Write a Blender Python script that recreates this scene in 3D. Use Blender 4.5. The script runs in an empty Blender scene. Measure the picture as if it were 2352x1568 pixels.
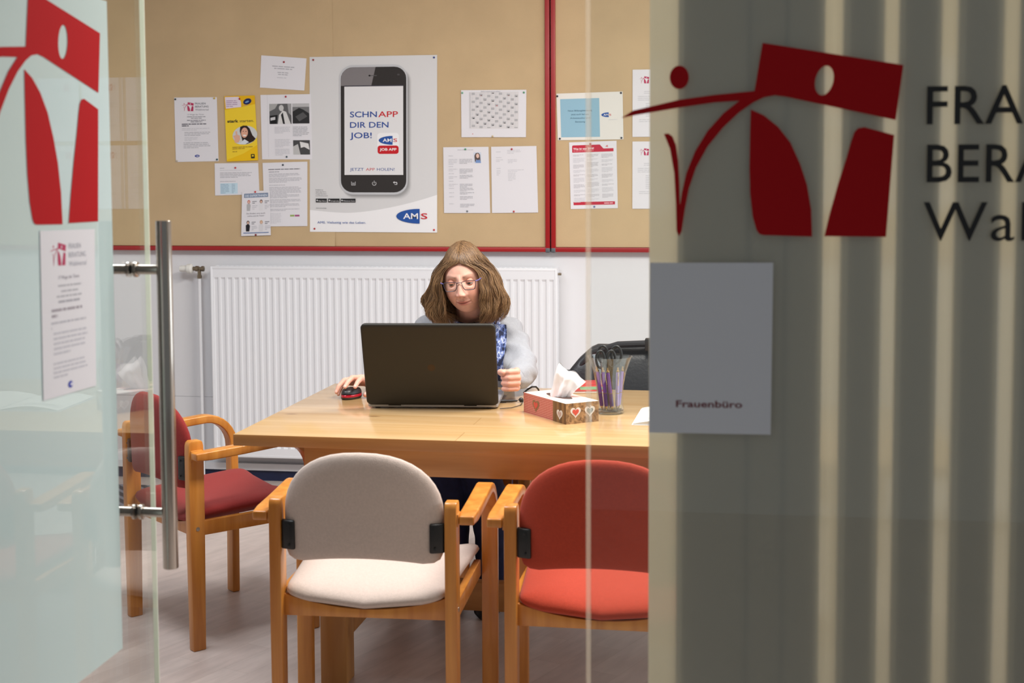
import bpy, bmesh, math, random
from math import sin, cos, pi, radians, atan, sqrt
from mathutils import Vector, Matrix, noise
from mathutils.geometry import tessellate_polygon

sc = bpy.context.scene
COL = sc.collection
random.seed(7)

# ------------------------------------------------------------------ camera
EYE = Vector((0.0, 0.0, 1.49))
FPX = 3267.0                      # focal length in pixels of a 2352 wide frame
PITCH = atan(FPX / 45000.0)
YAW = radians(8.8)
ROLL = 0.0045
PPX, PPY = 1176.0, 390.0 + FPX * math.tan(PITCH)
fwd = Vector((-sin(YAW) * cos(PITCH), cos(YAW) * cos(PITCH), -sin(PITCH)))
rt0 = Vector((cos(YAW), sin(YAW), 0))
up0 = rt0.cross(fwd)
RT = rt0 * cos(ROLL) - up0 * sin(ROLL)
UP = up0 * cos(ROLL) + rt0 * sin(ROLL)
camd = bpy.data.cameras.new('camera')
cam = bpy.data.objects.new('camera', camd)
COL.objects.link(cam)
camd.sensor_width = 36.0
camd.lens = FPX * 36.0 / 2352.0
camd.shift_y = -(784.0 - PPY) / 2352.0
camd.clip_start = 0.05
camd.dof.use_dof = True
camd.dof.focus_distance = 5.0
camd.dof.aperture_fstop = 5.0
M = Matrix.Identity(4)
for i in range(3):
    M[i][0], M[i][1], M[i][2], M[i][3] = RT[i], UP[i], -fwd[i], EYE[i]
cam.matrix_world = M
sc.camera = cam

# ------------------------------------------------------------------ world, lights, exposure
world = bpy.data.worlds.new('world')
sc.world = world
world.use_nodes = True
bg = world.node_tree.nodes['Background']
bg.inputs[0].default_value = (0.92, 0.97, 1.0, 1)
bg.inputs[1].default_value = 0.205

def area(name, loc, aim, sx, sy, power, color, spread=180):
    l = bpy.data.lights.new(name, 'AREA')
    l.shape = 'RECTANGLE'
    l.size, l.size_y, l.energy, l.color = sx, sy, power, color
    l.spread = radians(spread)
    o = bpy.data.objects.new(name, l)
    o.location = loc
    d = Vector(aim) - Vector(loc)
    o.rotation_euler = d.to_track_quat('-Z', 'Y').to_euler()
    COL.objects.link(o)
    return o
area('ceiling_lamp_light', (0.1, 4.15, 2.72), (0.0, 4.25, 0), 1.4, 0.5, 80, (1.0, 0.95, 0.885))
area('ceiling_lamp_light', (-1.75, 3.75, 2.72), (-1.7, 3.85, 0), 1.2, 0.4, 41, (0.90, 0.95, 1.0))
area('window_daylight', (2.15, 4.6, 1.55), (-1.0, 4.9, 1.0), 1.8, 1.3, 28, (0.86, 0.93, 1.0))
sc.view_settings.view_transform = 'Standard'
sc.view_settings.look = 'None'
sc.view_settings.gamma = 1.0
sc.view_settings.use_curve_mapping = False
sc.view_settings.exposure = 0.08

# ------------------------------------------------------------------ pixel rays -> points on real planes
def ray(px, py):
    return fwd + RT * ((px - PPX) / FPX) - UP * ((py - PPY) / FPX)
def hx(px, py, x):
    d = ray(px, py); return EYE + d * ((x - EYE.x) / d.x)
def hy(px, py, y):
    d = ray(px, py); return EYE + d * ((y - EYE.y) / d.y)
def hz(px, py, z):
    d = ray(px, py); return EYE + d * ((z - EYE.z) / d.z)

# ------------------------------------------------------------------ objects
def link(name, data, parent=None):
    o = bpy.data.objects.new(name, data)
    COL.objects.link(o)
    if parent is not None:
        o.parent = parent
    return o
def thing(name, label, cat, loc=(0, 0, 0), rz=0.0, group=None):
    o = link(name, None)
    o.location = loc
    o.rotation_euler = (0, 0, rz)
    o.empty_display_size = 0.05
    return tag(o, label, cat, group)
def tag(o, label, cat, group=None):
    o['label'] = label
    o['category'] = cat
    if group:
        o['group'] = group
    return o
def struct(o):
    o['kind'] = 'structure'
    return o
def dup(root, loc, rz, label, group=None):
    r = root.copy()
    COL.objects.link(r)
    r.location = loc
    r.rotation_euler = (0, 0, rz)
    r['label'] = label
    if group:
        r['group'] = group
    for ch in list(root.children):
        c = ch.copy()
        COL.objects.link(c)
        c.parent = r
        for g in list(ch.children):
            d = g.copy()
            COL.objects.link(d)
            d.parent = c
    return r

class MB:
    def __init__(s):
        s.v, s.f, s.m, s.mats = [], [], [], []
    def slot(s, mat):
        if mat is None:
            return 0
        if mat not in s.mats:
            s.mats.append(mat)
        return s.mats.index(mat)
    def add(s, vs, fs, mat=None):
        b = len(s.v)
        k = s.slot(mat)
        s.v += [tuple(v) for v in vs]
        for f in fs:
            s.f.append([b + i for i in f])
            s.m.append(k)
    def box(s, lo, hi, mat=None):
        x0, y0, z0 = lo; x1, y1, z1 = hi
        s.add([(x0, y0, z0), (x1, y0, z0), (x1, y1, z0), (x0, y1, z0), (x0, y0, z1), (x1, y0, z1), (x1, y1, z1), (x0, y1, z1)],
              [(0, 3, 2, 1), (4, 5, 6, 7), (0, 1, 5, 4), (1, 2, 6, 5), (2, 3, 7, 6), (3, 0, 4, 7)], mat)
    def loft(s, rings, mat=None, cap=True, closed=True):
        n = len(rings[0]); vs = [p for r in rings for p in r]; fs = []
        for i in range(len(rings) - 1):
            for j in range(n if closed else n - 1):
                k = (j + 1) % n
                fs.append((i * n + j, i * n + k, (i + 1) * n + k, (i + 1) * n + j))
        if cap:
            fs.append(tuple(range(n - 1, -1, -1)))
            fs.append(tuple((len(rings) - 1) * n + j for j in range(n)))
        s.add(vs, fs, mat)
    def grid(s, pts, mat=None):
        s.loft(pts, mat, cap=False, closed=False)
    def tube(s, path, r, n=10, mat=None, cap=True, closed=False, flat=1.0):
        path = [Vector(p) for p in path]
        rr = r if isinstance(r, (list, tuple)) else [r] * len(path)
        rings = []; t0 = None; N = None
        for i, p in enumerate(path):
            if closed:
                t = path[(i + 1) % len(path)] - path[i - 1]
            else:
                t = path[min(i + 1, len(path) - 1)] - path[max(i - 1, 0)]
            t.normalize()
            if N is None:
                a = Vector((0, 0, 1)) if abs(t.z) < .9 else Vector((1, 0, 0))
                N = (a - t * a.dot(t)).normalized()
            else:
                N = (N - t * N.dot(t)).normalized()
            B = t.cross(N)
            rings.append([p + (N * cos(2 * pi * k / n) + B * sin(2 * pi * k / n) * flat) * rr[i] for k in range(n)])
        if closed:
            rings.append(rings[0])
        s.loft(rings, mat, cap=cap and not closed)
    def lathe(s, prof, c=(0, 0, 0), n=32, mat=None, axis='z', cap=True):
        rings = []
        for r, h in prof:
            ring = []
            for k in range(n):
                a = 2 * pi * k / n
                p = (r * cos(a), r * sin(a), h)
                if axis == 'x': p = (h, r * cos(a), r * sin(a))
                if axis == 'y': p = (r * sin(a), h, r * cos(a))
                ring.append((c[0] + p[0], c[1] + p[1], c[2] + p[2]))
            rings.append(ring)
        s.loft(rings, mat, cap=cap)
    def capsule(s, a, ra, b, rb, n=16, mat=None):
        a, b = Vector(a), Vector(b)
        t = (b - a)
        L = t.length
        t = t / L if L > 1e-6 else Vector((0, 0, 1))
        h = Vector((0, 0, 1)) if abs(t.z) < .9 else Vector((1, 0, 0))
        N = (h - t * h.dot(t)).normalized(); B = t.cross(N)
        prof = [(ra * sin(q), -ra * cos(q)) for q in [0.15, .5, .9, 1.3, pi / 2]] + [(rb * cos(q), L + rb * sin(q)) for q in [0, .35, .7, 1.1, 1.42]]
        s.loft([[a + t * h2 + (N * cos(2 * pi * k / n) + B * sin(2 * pi * k / n)) * r for k in range(n)] for r, h2 in prof], mat)
    def ball(s, c, r, mat=None, n=16, sc3=(1, 1, 1)):
        m = n // 2
        s.loft([[(c[0] + r * sc3[0] * sin(q) * cos(2 * pi * k / n), c[1] + r * sc3[1] * sin(q) * sin(2 * pi * k / n), c[2] + r * sc3[2] * cos(q)) for k in range(n)]
                for q in [pi * (j + .08) / (m + .16) for j in range(m + 1)]], mat)
    def pillow(s, outline, th, fn, mat=None, p=4.0, rings=(1, .985, .95, .9, .8, .65, .45, .25, .08)):
        cx = sum(a for a, b in outline) / len(outline); cy = sum(b for a, b in outline) / len(outline)
        n = len(outline)
        def ring(q, side):
            h = side * th / 2 * (1 - q ** p) ** .5
            return [fn(cx + (a - cx) * q, cy + (b - cy) * q, h) for a, b in outline]
        R = [ring(q, -1) for q in reversed(rings)] + [ring(q, 1) for q in rings[1:]]
        s.loft(R, mat)
    def build(s, name, mat=None, parent=None, smooth=True, bevel=0.0, segs=2, ang=40):
        me = bpy.data.meshes.new(name)
        me.from_pydata(s.v, [], s.f)
        mats = s.mats if s.mats else [mat]
        for m in mats:
            me.materials.append(m)
        if len(mats) > 1:
            me.polygons.foreach_set('material_index', s.m)
        bm = bmesh.new(); bm.from_mesh(me)
        bmesh.ops.recalc_face_normals(bm, faces=bm.faces)
        if bevel:
            es = [e for e in bm.edges if len(e.link_faces) == 2 and e.calc_face_angle(0) > radians(35)]
            bmesh.ops.bevel(bm, geom=es, offset=bevel, segments=segs, profile=.5, affect='EDGES')
        bm.to_mesh(me); bm.free()
        if smooth:
            me.shade_smooth()
            me.set_sharp_from_angle(angle=radians(ang))
        me.update()
        return link(name, me, parent)

def remesh(mb, name, mat, parent, voxel, smooth=4, disp=None, extra=None):
    me = bpy.data.meshes.new('tmp')
    me.from_pydata(mb.v, [], mb.f)
    bm = bmesh.new(); bm.from_mesh(me); bmesh.ops.recalc_face_normals(bm, faces=bm.faces); bm.to_mesh(me); bm.free()
    t = bpy.data.objects.new('tmp', me); COL.objects.link(t)
    m = t.modifiers.new('r', 'REMESH'); m.mode = 'VOXEL'; m.voxel_size = voxel
    if smooth:
        m = t.modifiers.new('s', 'SMOOTH'); m.factor = .5; m.iterations = smooth
    dg = bpy.context.evaluated_depsgraph_get()
    out = bpy.data.meshes.new_from_object(t.evaluated_get(dg))
    bpy.data.objects.remove(t); bpy.data.meshes.remove(me)
    out.name = name
    if disp:
        nv = len(out.vertices); co = [0.0] * (3 * nv); no = [0.0] * (3 * nv)
        out.vertices.foreach_get('co', co); out.vertex_normals.foreach_get('vector', no)
        for i in range(0, 3 * nv, 3):
            co[i:i + 3] = disp(Vector(co[i:i + 3]), Vector(no[i:i + 3]))
        out.vertices.foreach_set('co', co); out.update()
    out.materials.clear(); out.materials.append(mat)
    out.shade_smooth()
    if extra:
        return out
    return link(name, out, parent)

# ------------------------------------------------------------------ materials
def lin(c):
    c = c / 255.0
    return c / 12.92 if c <= .04045 else ((c + .055) / 1.055) ** 2.4
def rgb(c):
    return (lin(c[0]), lin(c[1]), lin(c[2]), 1.0)
def newmat(name):
    m = bpy.data.materials.new(name); m.use_nodes = True
    return m, m.node_tree.nodes, m.node_tree.links, m.node_tree.nodes['Principled BSDF']
def pmat(name, c, rough=.6, metal=0.0, spec=.5, var=0.0, vscale=8, bump=0.0, bscale=300, sheen=0.0, coat=0.0, stretch=None):
    m, N, L, b = newmat(name)
    b.inputs['Base Color'].default_value = rgb(c)
    b.inputs['Roughness'].default_value = rough
    b.inputs['Metallic'].default_value = metal
    b.inputs['Specular IOR Level'].default_value = spec
    b.inputs['Sheen Weight'].default_value = sheen
    b.inputs['Coat Weight'].default_value = coat
    tc = N.new('ShaderNodeTexCoord')
    src = tc.outputs['Object']
    if stretch:
        mp = N.new('ShaderNodeMapping'); mp.inputs['Scale'].default_value = stretch
        L.new(src, mp.inputs[0]); src = mp.outputs[0]
    if var:
        n = N.new('ShaderNodeTexNoise'); n.inputs['Scale'].default_value = vscale; n.inputs['Detail'].default_value = 5
        L.new(src, n.inputs['Vector'])
        r = N.new('ShaderNodeMapRange'); r.inputs[1].default_value = .3; r.inputs[2].default_value = .7
        r.inputs[3].default_value = 1 - var; r.inputs[4].default_value = 1 + var
        L.new(n.outputs[0], r.inputs[0])
        mx = N.new('ShaderNodeVectorMath'); mx.operation = 'SCALE'
        mx.inputs[0].default_value = rgb(c)[:3]
        L.new(r.outputs[0], mx.inputs['Scale'])
        L.new(mx.outputs[0], b.inputs['Base Color'])
    if bump:
        n2 = N.new('ShaderNodeTexNoise'); n2.inputs['Scale'].default_value = bscale; n2.inputs['Detail'].default_value = 2
        L.new(src, n2.inputs['Vector'])
        bp = N.new('ShaderNodeBump'); bp.inputs['Strength'].default_value = bump; bp.inputs['Distance'].default_value = .002
        L.new(n2.outputs[0], bp.inputs['Height']); L.new(bp.outputs[0], b.inputs['Normal'])
    return m
def wood(name, c1, c2, axis=0, scale=14, rough=.4, coat=.15, knots=0.0, strips=None):
    m, N, L, b = newmat(name)
    tc = N.new('ShaderNodeTexCoord')
    mp = N.new('ShaderNodeMapping')
    s = [1.0, 1.0, 1.0]; s[axis] = .07
    mp.inputs['Scale'].default_value = s
    L.new(tc.outputs['Object'], mp.inputs[0])
    n = N.new('ShaderNodeTexNoise'); n.inputs['Scale'].default_value = scale * 3; n.inputs['Detail'].default_value = 6; n.inputs['Distortion'].default_value = .6
    L.new(mp.outputs[0], n.inputs['Vector'])
    cr = N.new('ShaderNodeValToRGB')
    cr.color_ramp.elements[0].position = .32; cr.color_ramp.elements[0].color = rgb(c2)
    cr.color_ramp.elements[1].position = .66; cr.color_ramp.elements[1].color = rgb(c1)
    L.new(n.outputs[0], cr.inputs[0])
    out = cr.outputs[0]
    if strips:
        wv = N.new('ShaderNodeTexBrick')
        wv.inputs['Scale'].default_value = 1.0
        wv.inputs['Color1'].default_value = (1, 1, 1, 1); wv.inputs['Color2'].default_value = (.86, .83, .78, 1)
        wv.inputs['Mortar'].default_value = (.72, .66, .58, 1)
        wv.inputs['Mortar Size'].default_value = strips[2]; wv.inputs['Brick Width'].default_value = strips[0]; wv.inputs['Row Height'].default_value = strips[1]
        mp2 = N.new('ShaderNodeMapping'); mp2.inputs['Rotation'].default_value = (0, 0, strips[3])
        L.new(tc.outputs['Object'], mp2.inputs[0]); L.new(mp2.outputs[0], wv.inputs['Vector'])
        mx = N.new('ShaderNodeMix'); mx.data_type = 'RGBA'; mx.blend_type = 'MULTIPLY'; mx.inputs[0].default_value = 1
        L.new(out, mx.inputs[6]); L.new(wv.outputs[0], mx.inputs[7]); out = mx.outputs[2]
    if knots:
        vo = N.new('ShaderNodeTexVoronoi'); vo.inputs['Scale'].default_value = 7
        mp3 = N.new('ShaderNodeMapping'); s3 = [1, 1, 1]; s3[axis] = .45; mp3.inputs['Scale'].default_value = s3
        L.new(tc.outputs['Object'], mp3.inputs[0]); L.new(mp3.outputs[0], vo.inputs['Vector'])
        k = N.new('ShaderNodeMapRange'); k.inputs[1].default_value = .035; k.inputs[2].default_value = .085; k.inputs[3].default_value = knots; k.inputs[4].default_value = 0
        L.new(vo.outputs['Distance'], k.inputs[0])
        mx = N.new('ShaderNodeMix'); mx.data_type = 'RGBA'
        mx.inputs[7].default_value = rgb((105, 62, 25))
        L.new(k.outputs[0], mx.inputs[0]); L.new(out, mx.inputs[6]); out = mx.outputs[2]
    L.new(out, b.inputs['Base Color'])
    b.inputs['Roughness'].default_value = rough
    b.inputs['Coat Weight'].default_value = coat
    b.inputs['Coat Roughness'].default_value = .12
    return m
def schlick(N, L, f0=.04):
    g = N.new('ShaderNodeNewGeometry')
    d = N.new('ShaderNodeVectorMath'); d.operation = 'DOT_PRODUCT'
    L.new(g.outputs['Incoming'], d.inputs[0]); L.new(g.outputs['Normal'], d.inputs[1])
    def mth(op, a, bv=None):
        n = N.new('ShaderNodeMath'); n.operation = op
        if isinstance(a, float): n.inputs[0].default_value = a
        else: L.new(a, n.inputs[0])
        if bv is not None: n.inputs[1].default_value = bv
        return n
    a = mth('ABSOLUTE', d.outputs['Value'])
    s = N.new('ShaderNodeMath'); s.operation = 'SUBTRACT'; s.inputs[0].default_value = 1.0; L.new(a.outputs[0], s.inputs[1])
    p = mth('POWER', s.outputs[0], 5.0)
    q = mth('MULTIPLY', p.outputs[0], 1 - f0)
    r = mth('ADD', q.outputs[0], f0)
    return r.outputs[0]
def glass(name, tint=(.97, .985, .975), f0=.045, rough=0.0):
    m, N, L, b = newmat(name)
    N.remove(b)
    t = N.new('ShaderNodeBsdfTransparent'); t.inputs[0].default_value = (*tint, 1)
    g = N.new('ShaderNodeBsdfGlossy'); g.inputs['Roughness'].default_value = rough
    x = N.new('ShaderNodeMixShader')
    L.new(schlick(N, L, f0), x.inputs[0]); L.new(t.outputs[0], x.inputs[1]); L.new(g.outputs[0], x.inputs[2])
    L.new(x.outputs[0], N['Material Output'].inputs[0])
    return m
def film(name, c, tc=None, trans=.45, see=.15, f0=.04, rough=.0, blur=.4):
    m, N, L, b = newmat(name)
    N.remove(b)
    d = N.new('ShaderNodeBsdfDiffuse'); d.inputs[0].default_value = rgb(c)
    t = N.new('ShaderNodeBsdfTranslucent'); t.inputs[0].default_value = rgb(tc or c)
    x = N.new('ShaderNodeMixShader'); x.inputs[0].default_value = trans
    L.new(d.outputs[0], x.inputs[1]); L.new(t.outputs[0], x.inputs[2])
    r = N.new('ShaderNodeBsdfRefraction'); r.inputs['IOR'].default_value = 1.12; r.inputs['Roughness'].default_value = blur
    r.inputs[0].default_value = (.95, .96, .95, 1)
    y = N.new('ShaderNodeMixShader'); y.inputs[0].default_value = see
    L.new(x.outputs[0], y.inputs[1]); L.new(r.outputs[0], y.inputs[2])
    g = N.new('ShaderNodeBsdfGlossy'); g.inputs['Roughness'].default_value = rough
    z = N.new('ShaderNodeMixShader')
    L.new(schlick(N, L, f0), z.inputs[0]); L.new(y.outputs[0], z.inputs[1]); L.new(g.outputs[0], z.inputs[2])
    L.new(z.outputs[0], N['Material Output'].inputs[0])
    return m
_pm = {}
def ink(c, rough=.75):
    k = (tuple(c), rough)
    if k not in _pm:
        _pm[k] = pmat('print_%d_%d_%d' % tuple(c), c, rough, spec=.3)
    return _pm[k]

WALLW = pmat('white_wall_paint', (228, 229, 232), .55, var=.015, vscale=3, bump=.06, bscale=260)
CEIL = pmat('ceiling_paint', (236, 236, 234), .8)
NAVY = pmat('navy_skirting', (22, 32, 66), .5, var=.1, vscale=30)
KRAFT = pmat('kraft_paper', (197, 171, 132), .75, var=.05, vscale=5, bump=.25, bscale=420)
REDFR = pmat('red_frame', (160, 26, 30), .4)
GREYPL = pmat('grey_plastic', (92, 96, 102), .5)
PAPER = pmat('white_paper', (226, 225, 230), .8, spec=.2)
PAPER2 = pmat('ivory_paper', (228, 226, 220), .8, spec=.2)
RADW = pmat('white_enamel', (238, 240, 244), .3)
STEEL = pmat('brushed_steel', (176, 170, 162), .2, 1.0, bump=.05, bscale=500, stretch=(1, 1, .04))
BRASS = pmat('nickel_brass', (150, 138, 118), .35, 1.0)
WPLAS = pmat('white_plastic', (232, 232, 226), .35)
BEECH = wood('beech_wood', (214, 144, 62), (188, 116, 42), axis=2, scale=10, rough=.35, coat=.3)
PINE_T = wood('pine_tabletop', (208, 174, 128), (195, 156, 104), axis=0, scale=5, rough=.28, coat=.55, knots=.6, strips=(1.3, .125, .0015, 0))
PINE_SHADED = wood('pine_shaded_edge', (190, 136, 78), (164, 110, 56), axis=0, scale=6, rough=.45, coat=.1, knots=.5)  # tabletop pine darkened: shade of the table's sides put into the colour
PINE_L = wood('pine_leg', (200, 148, 84), (176, 122, 62), axis=2, scale=6, rough=.45, coat=.1, knots=.3)
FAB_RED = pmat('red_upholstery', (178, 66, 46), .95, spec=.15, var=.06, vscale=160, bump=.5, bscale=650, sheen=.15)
FAB_WINE_DIM = pmat('wine_red_dimmed_upholstery', (142, 48, 46), .95, spec=.15, var=.06, vscale=160, bump=.5, bscale=650, sheen=.15)  # wine hue of its own, darkened further for the weaker light at left
FAB_BEI = pmat('beige_upholstery', (206, 190, 180), .95, spec=.15, var=.05, vscale=160, bump=.5, bscale=650, sheen=.15)
BLACKP = pmat('black_plastic', (24, 24, 25), .45)
SCREW = pmat('screw_metal', (190, 186, 178), .35, 1.0)
CLEAR = glass('clear_glass')
FILM_L = film('frosted_film_pale', (216, 238, 237), trans=.25, see=.10, f0=.05, blur=.3)
FILM_R = film('frosted_film_grey', (205, 203, 196), (200, 186, 152), trans=.31, see=.05, f0=.03, blur=.3)
FRONTW = pmat('grey_front_wall', (96, 94, 92), .7)  # unseen front wall, toned grey to cut bounce light on the chair backs
EDGE = film('polished_glass_edge', (248, 252, 242), None, trans=.5, see=.0, f0=.03)
EDGE_R = film('ground_glass_edge', (225, 212, 190), None, trans=.5, see=.0, f0=.02)
_n = EDGE_R.node_tree.nodes; _l = EDGE_R.node_tree.links
_t = _n.new('ShaderNodeBsdfTransparent'); _x = _n.new('ShaderNodeMixShader'); _x.inputs[0].default_value = .27
_s = _n['Material Output'].inputs[0].links[0].from_socket
_l.new(_t.outputs[0], _x.inputs[1]); _l.new(_s, _x.inputs[2]); _l.new(_x.outputs[0], _n['Material Output'].inputs[0])
LOGO = pmat('red_vinyl', (180, 24, 30), .8, spec=.1)
BLACKV = pmat('black_vinyl', (22, 22, 24), .5)

def floor_mat():
    m, N, L, b = newmat('laminate_floor')
    tc = N.new('ShaderNodeTexCoord')
    mp = N.new('ShaderNodeMapping'); mp.inputs['Rotation'].default_value = (0, 0, radians(-67))
    L.new(tc.outputs['Object'], mp.inputs[0])
    br = N.new('ShaderNodeTexBrick')
    br.inputs['Scale'].default_value = 1.0; br.inputs['Brick Width'].default_value = .55; br.inputs['Row Height'].default_value = .095
    br.inputs['Mortar Size'].default_value = .0006; br.offset = .37
    br.inputs['Color1'].default_value = rgb((202, 188, 181)); br.inputs['Color2'].default_value = rgb((192, 177, 170)); br.inputs['Mortar'].default_value = rgb((176, 159, 150))
    L.new(mp.outputs[0], br.inputs['Vector'])
    mp2 = N.new('ShaderNodeMapping'); mp2.inputs['Scale'].default_value = (2.2, 9, 1)
    L.new(mp.outputs[0], mp2.inputs[0])
    n = N.new('ShaderNodeTexNoise'); n.inputs['Scale'].default_value = 3.5; n.inputs['Detail'].default_value = 6
    L.new(mp2.outputs[0], n.inputs['Vector'])
    mr = N.new('ShaderNodeMapRange'); mr.inputs[1].default_value = .3; mr.inputs[2].default_value = .7; mr.inputs[3].default_value = .9; mr.inputs[4].default_value = 1.08
    L.new(n.outputs[0], mr.inputs[0])
    v = N.new('ShaderNodeVectorMath'); v.operation = 'SCALE'
    L.new(br.outputs[0], v.inputs[0]); L.new(mr.outputs[0], v.inputs['Scale'])
    L.new(v.outputs[0], b.inputs['Base Color'])
    b.inputs['Roughness'].default_value = .42
    b.inputs['Specular IOR Level'].default_value = .35
    return m
FLOORM = floor_mat()

# ================================================================== the room shell
WY = 6.53                                  # back wall
XL, XR, ZC = -4.2, 2.3, 2.8
def sbox(name, lo, hi, mat):
    mb = MB(); mb.box(lo, hi)
    return struct(mb.build(name, mat, smooth=False))
sbox('floor', (XL, -1.2, -.05), (XR, WY, 0), FLOORM)
sbox('ceiling', (XL, 1.8, ZC), (XR, WY, ZC + .05), CEIL)
sbox('wall_left', (XL - .1, 1.8, 0), (XL, WY, ZC), WALLW)
wr = MB()
wr.box((XR, 1.8, 0), (XR + .1, WY, .9)); wr.box((XR, 1.8, 2.2), (XR + .1, WY, ZC))
wr.box((XR, 1.8, .9), (XR + .1, 3.7, 2.2)); wr.box((XR, 5.5, .9), (XR + .1, WY, 2.2))
struct(wr.build('wall_right', WALLW, smooth=False))
wb = MB()
zs = hy(440, 910, WY).z
wb.box((XL, WY, 0), (XR, WY + .1, zs - .001)); wb.box((XL, WY, zs + .001), (XR, WY + .1, ZC)); wb.box((XL, WY + .003, zs - .001), (XR, WY + .1, zs + .001), None)
struct(wb.build('wall_back', WALLW, smooth=False))
wn = struct(link('window_1', None)); wn.location = (XR + .05, 4.6, 1.55)
for lo, hi in (((-.03, -.9, -.65), (.03, .9, -.58)), ((-.03, -.9, .58), (.03, .9, .65)), ((-.03, -.9, -.58), (.03, -.83, .58)), ((-.03, .83, -.58), (.03, .9, .58)), ((-.03, -.03, -.58), (.03, .03, .58))):
    q = MB(); q.box(lo, hi); q.build('window_frame', WPLAS, wn, smooth=False)
q = MB(); q.box((-.004, -.83, -.58), (.004, .83, .58)); q.build('window_pane', CLEAR, wn, smooth=False)
wf = MB()
wf.box((XL, 1.82, 0), (-1.215, 1.9, ZC)); wf.box((-1.215, 2.43, 2.2), (1.3, 2.51, ZC)); wf.box((1.3, 2.43, 0), (XR, 2.51, ZC))
wf.box((-1.215, 1.82, 2.2), (-1.135, 2.51, ZC))
struct(wf.build('wall_front', FRONTW, smooth=False))
bb = MB(); bb.box((XL, WY - .018, 0), (XR, WY, .052))
struct(bb.build('baseboard_back', NAVY, smooth=False, bevel=0))

# ================================================================== emblem shared by door, glass wall and sheets (unit: 0..1 of its width)
LG_BODY = [(868, 95), (1650, 232), (1612, 538), (1000, 400), (940, 392), (880, 402), (820, 430), (740, 485), (650, 570), (560, 680), (495, 800), (455, 920), (432, 1040), (415, 1165), (400, 1195),
           (385, 1165), (380, 1000), (370, 830), (345, 690), (310, 605), (335, 602), (360, 620), (380, 670), (393, 760), (400, 880), (404, 1015), (415, 940), (440, 830), (490, 705), (560, 590), (650, 490), (740, 420),
           (600, 428), (400, 455), (150, 495), (62, 512), (130, 470), (400, 410), (600, 385), (825, 366)]
LG_L = [(805, 470), (880, 505), (960, 570), (1030, 660), (1085, 780), (1125, 900), (1150, 1040), (1157, 1195), (880, 1187), (858, 1180), (843, 1160), (820, 1080), (805, 950), (800, 800), (802, 600)]
LG_R = [(1605, 622), (1568, 1195), (1225, 1192), (1255, 1060), (1300, 890), (1340, 760), (1370, 650), (1385, 605), (1405, 582), (1440, 576)]
def ell(cx, cy, rx, ry, rot=0.0, n=28):
    return [(cx + rx * cos(2 * pi * k / n) * cos(rot) - ry * sin(2 * pi * k / n) * sin(rot), cy + rx * cos(2 * pi * k / n) * sin(rot) + ry * sin(2 * pi * k / n) * cos(rot)) for k in range(n)]
LG_HOLE = ell(1215, 312, 50, 84, .22)
LG_DOT = ell(397, 283, 55, 67)
def tess(polys):
    """triangles of an outline with holes"""
    vs = [Vector((x, y, 0)) for p in polys for x, y in p]
    tr = tessellate_polygon([[Vector((x, y, 0)) for x, y in p] for p in polys])
    return vs, [tuple(t) for t in tr]
def emblem(mb, fn, mat):
    for polys in ([LG_BODY, LG_HOLE], [LG_L], [LG_R], [LG_DOT]):
        vs, tr = tess(polys)
        mb.add([fn(v.x, v.y) for v in vs], tr, mat)
_tx = {}
def text_mesh(s, bold=0.0, space=1.0):
    k = (s, bold, space)
    if k not in _tx:
        cu = bpy.data.curves.new('t', 'FONT'); cu.body = s; cu.size = 1.0; cu.offset = bold; cu.space_character = space; cu.resolution_u = 3
        o = bpy.data.objects.new('t', cu); COL.objects.link(o)
        dg = bpy.context.evaluated_depsgraph_get()
        me = bpy.data.meshes.new_from_object(o.evaluated_get(dg))
        vs = [(v.co.x, v.co.y) for v in me.vertices]; fs = [tuple(p.vertices) for p in me.polygons]
        bpy.data.objects.remove(o); bpy.data.curves.remove(cu); bpy.data.meshes.remove(me)
        _tx[k] = (vs, fs)
    return _tx[k]
CAP = .729

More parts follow.
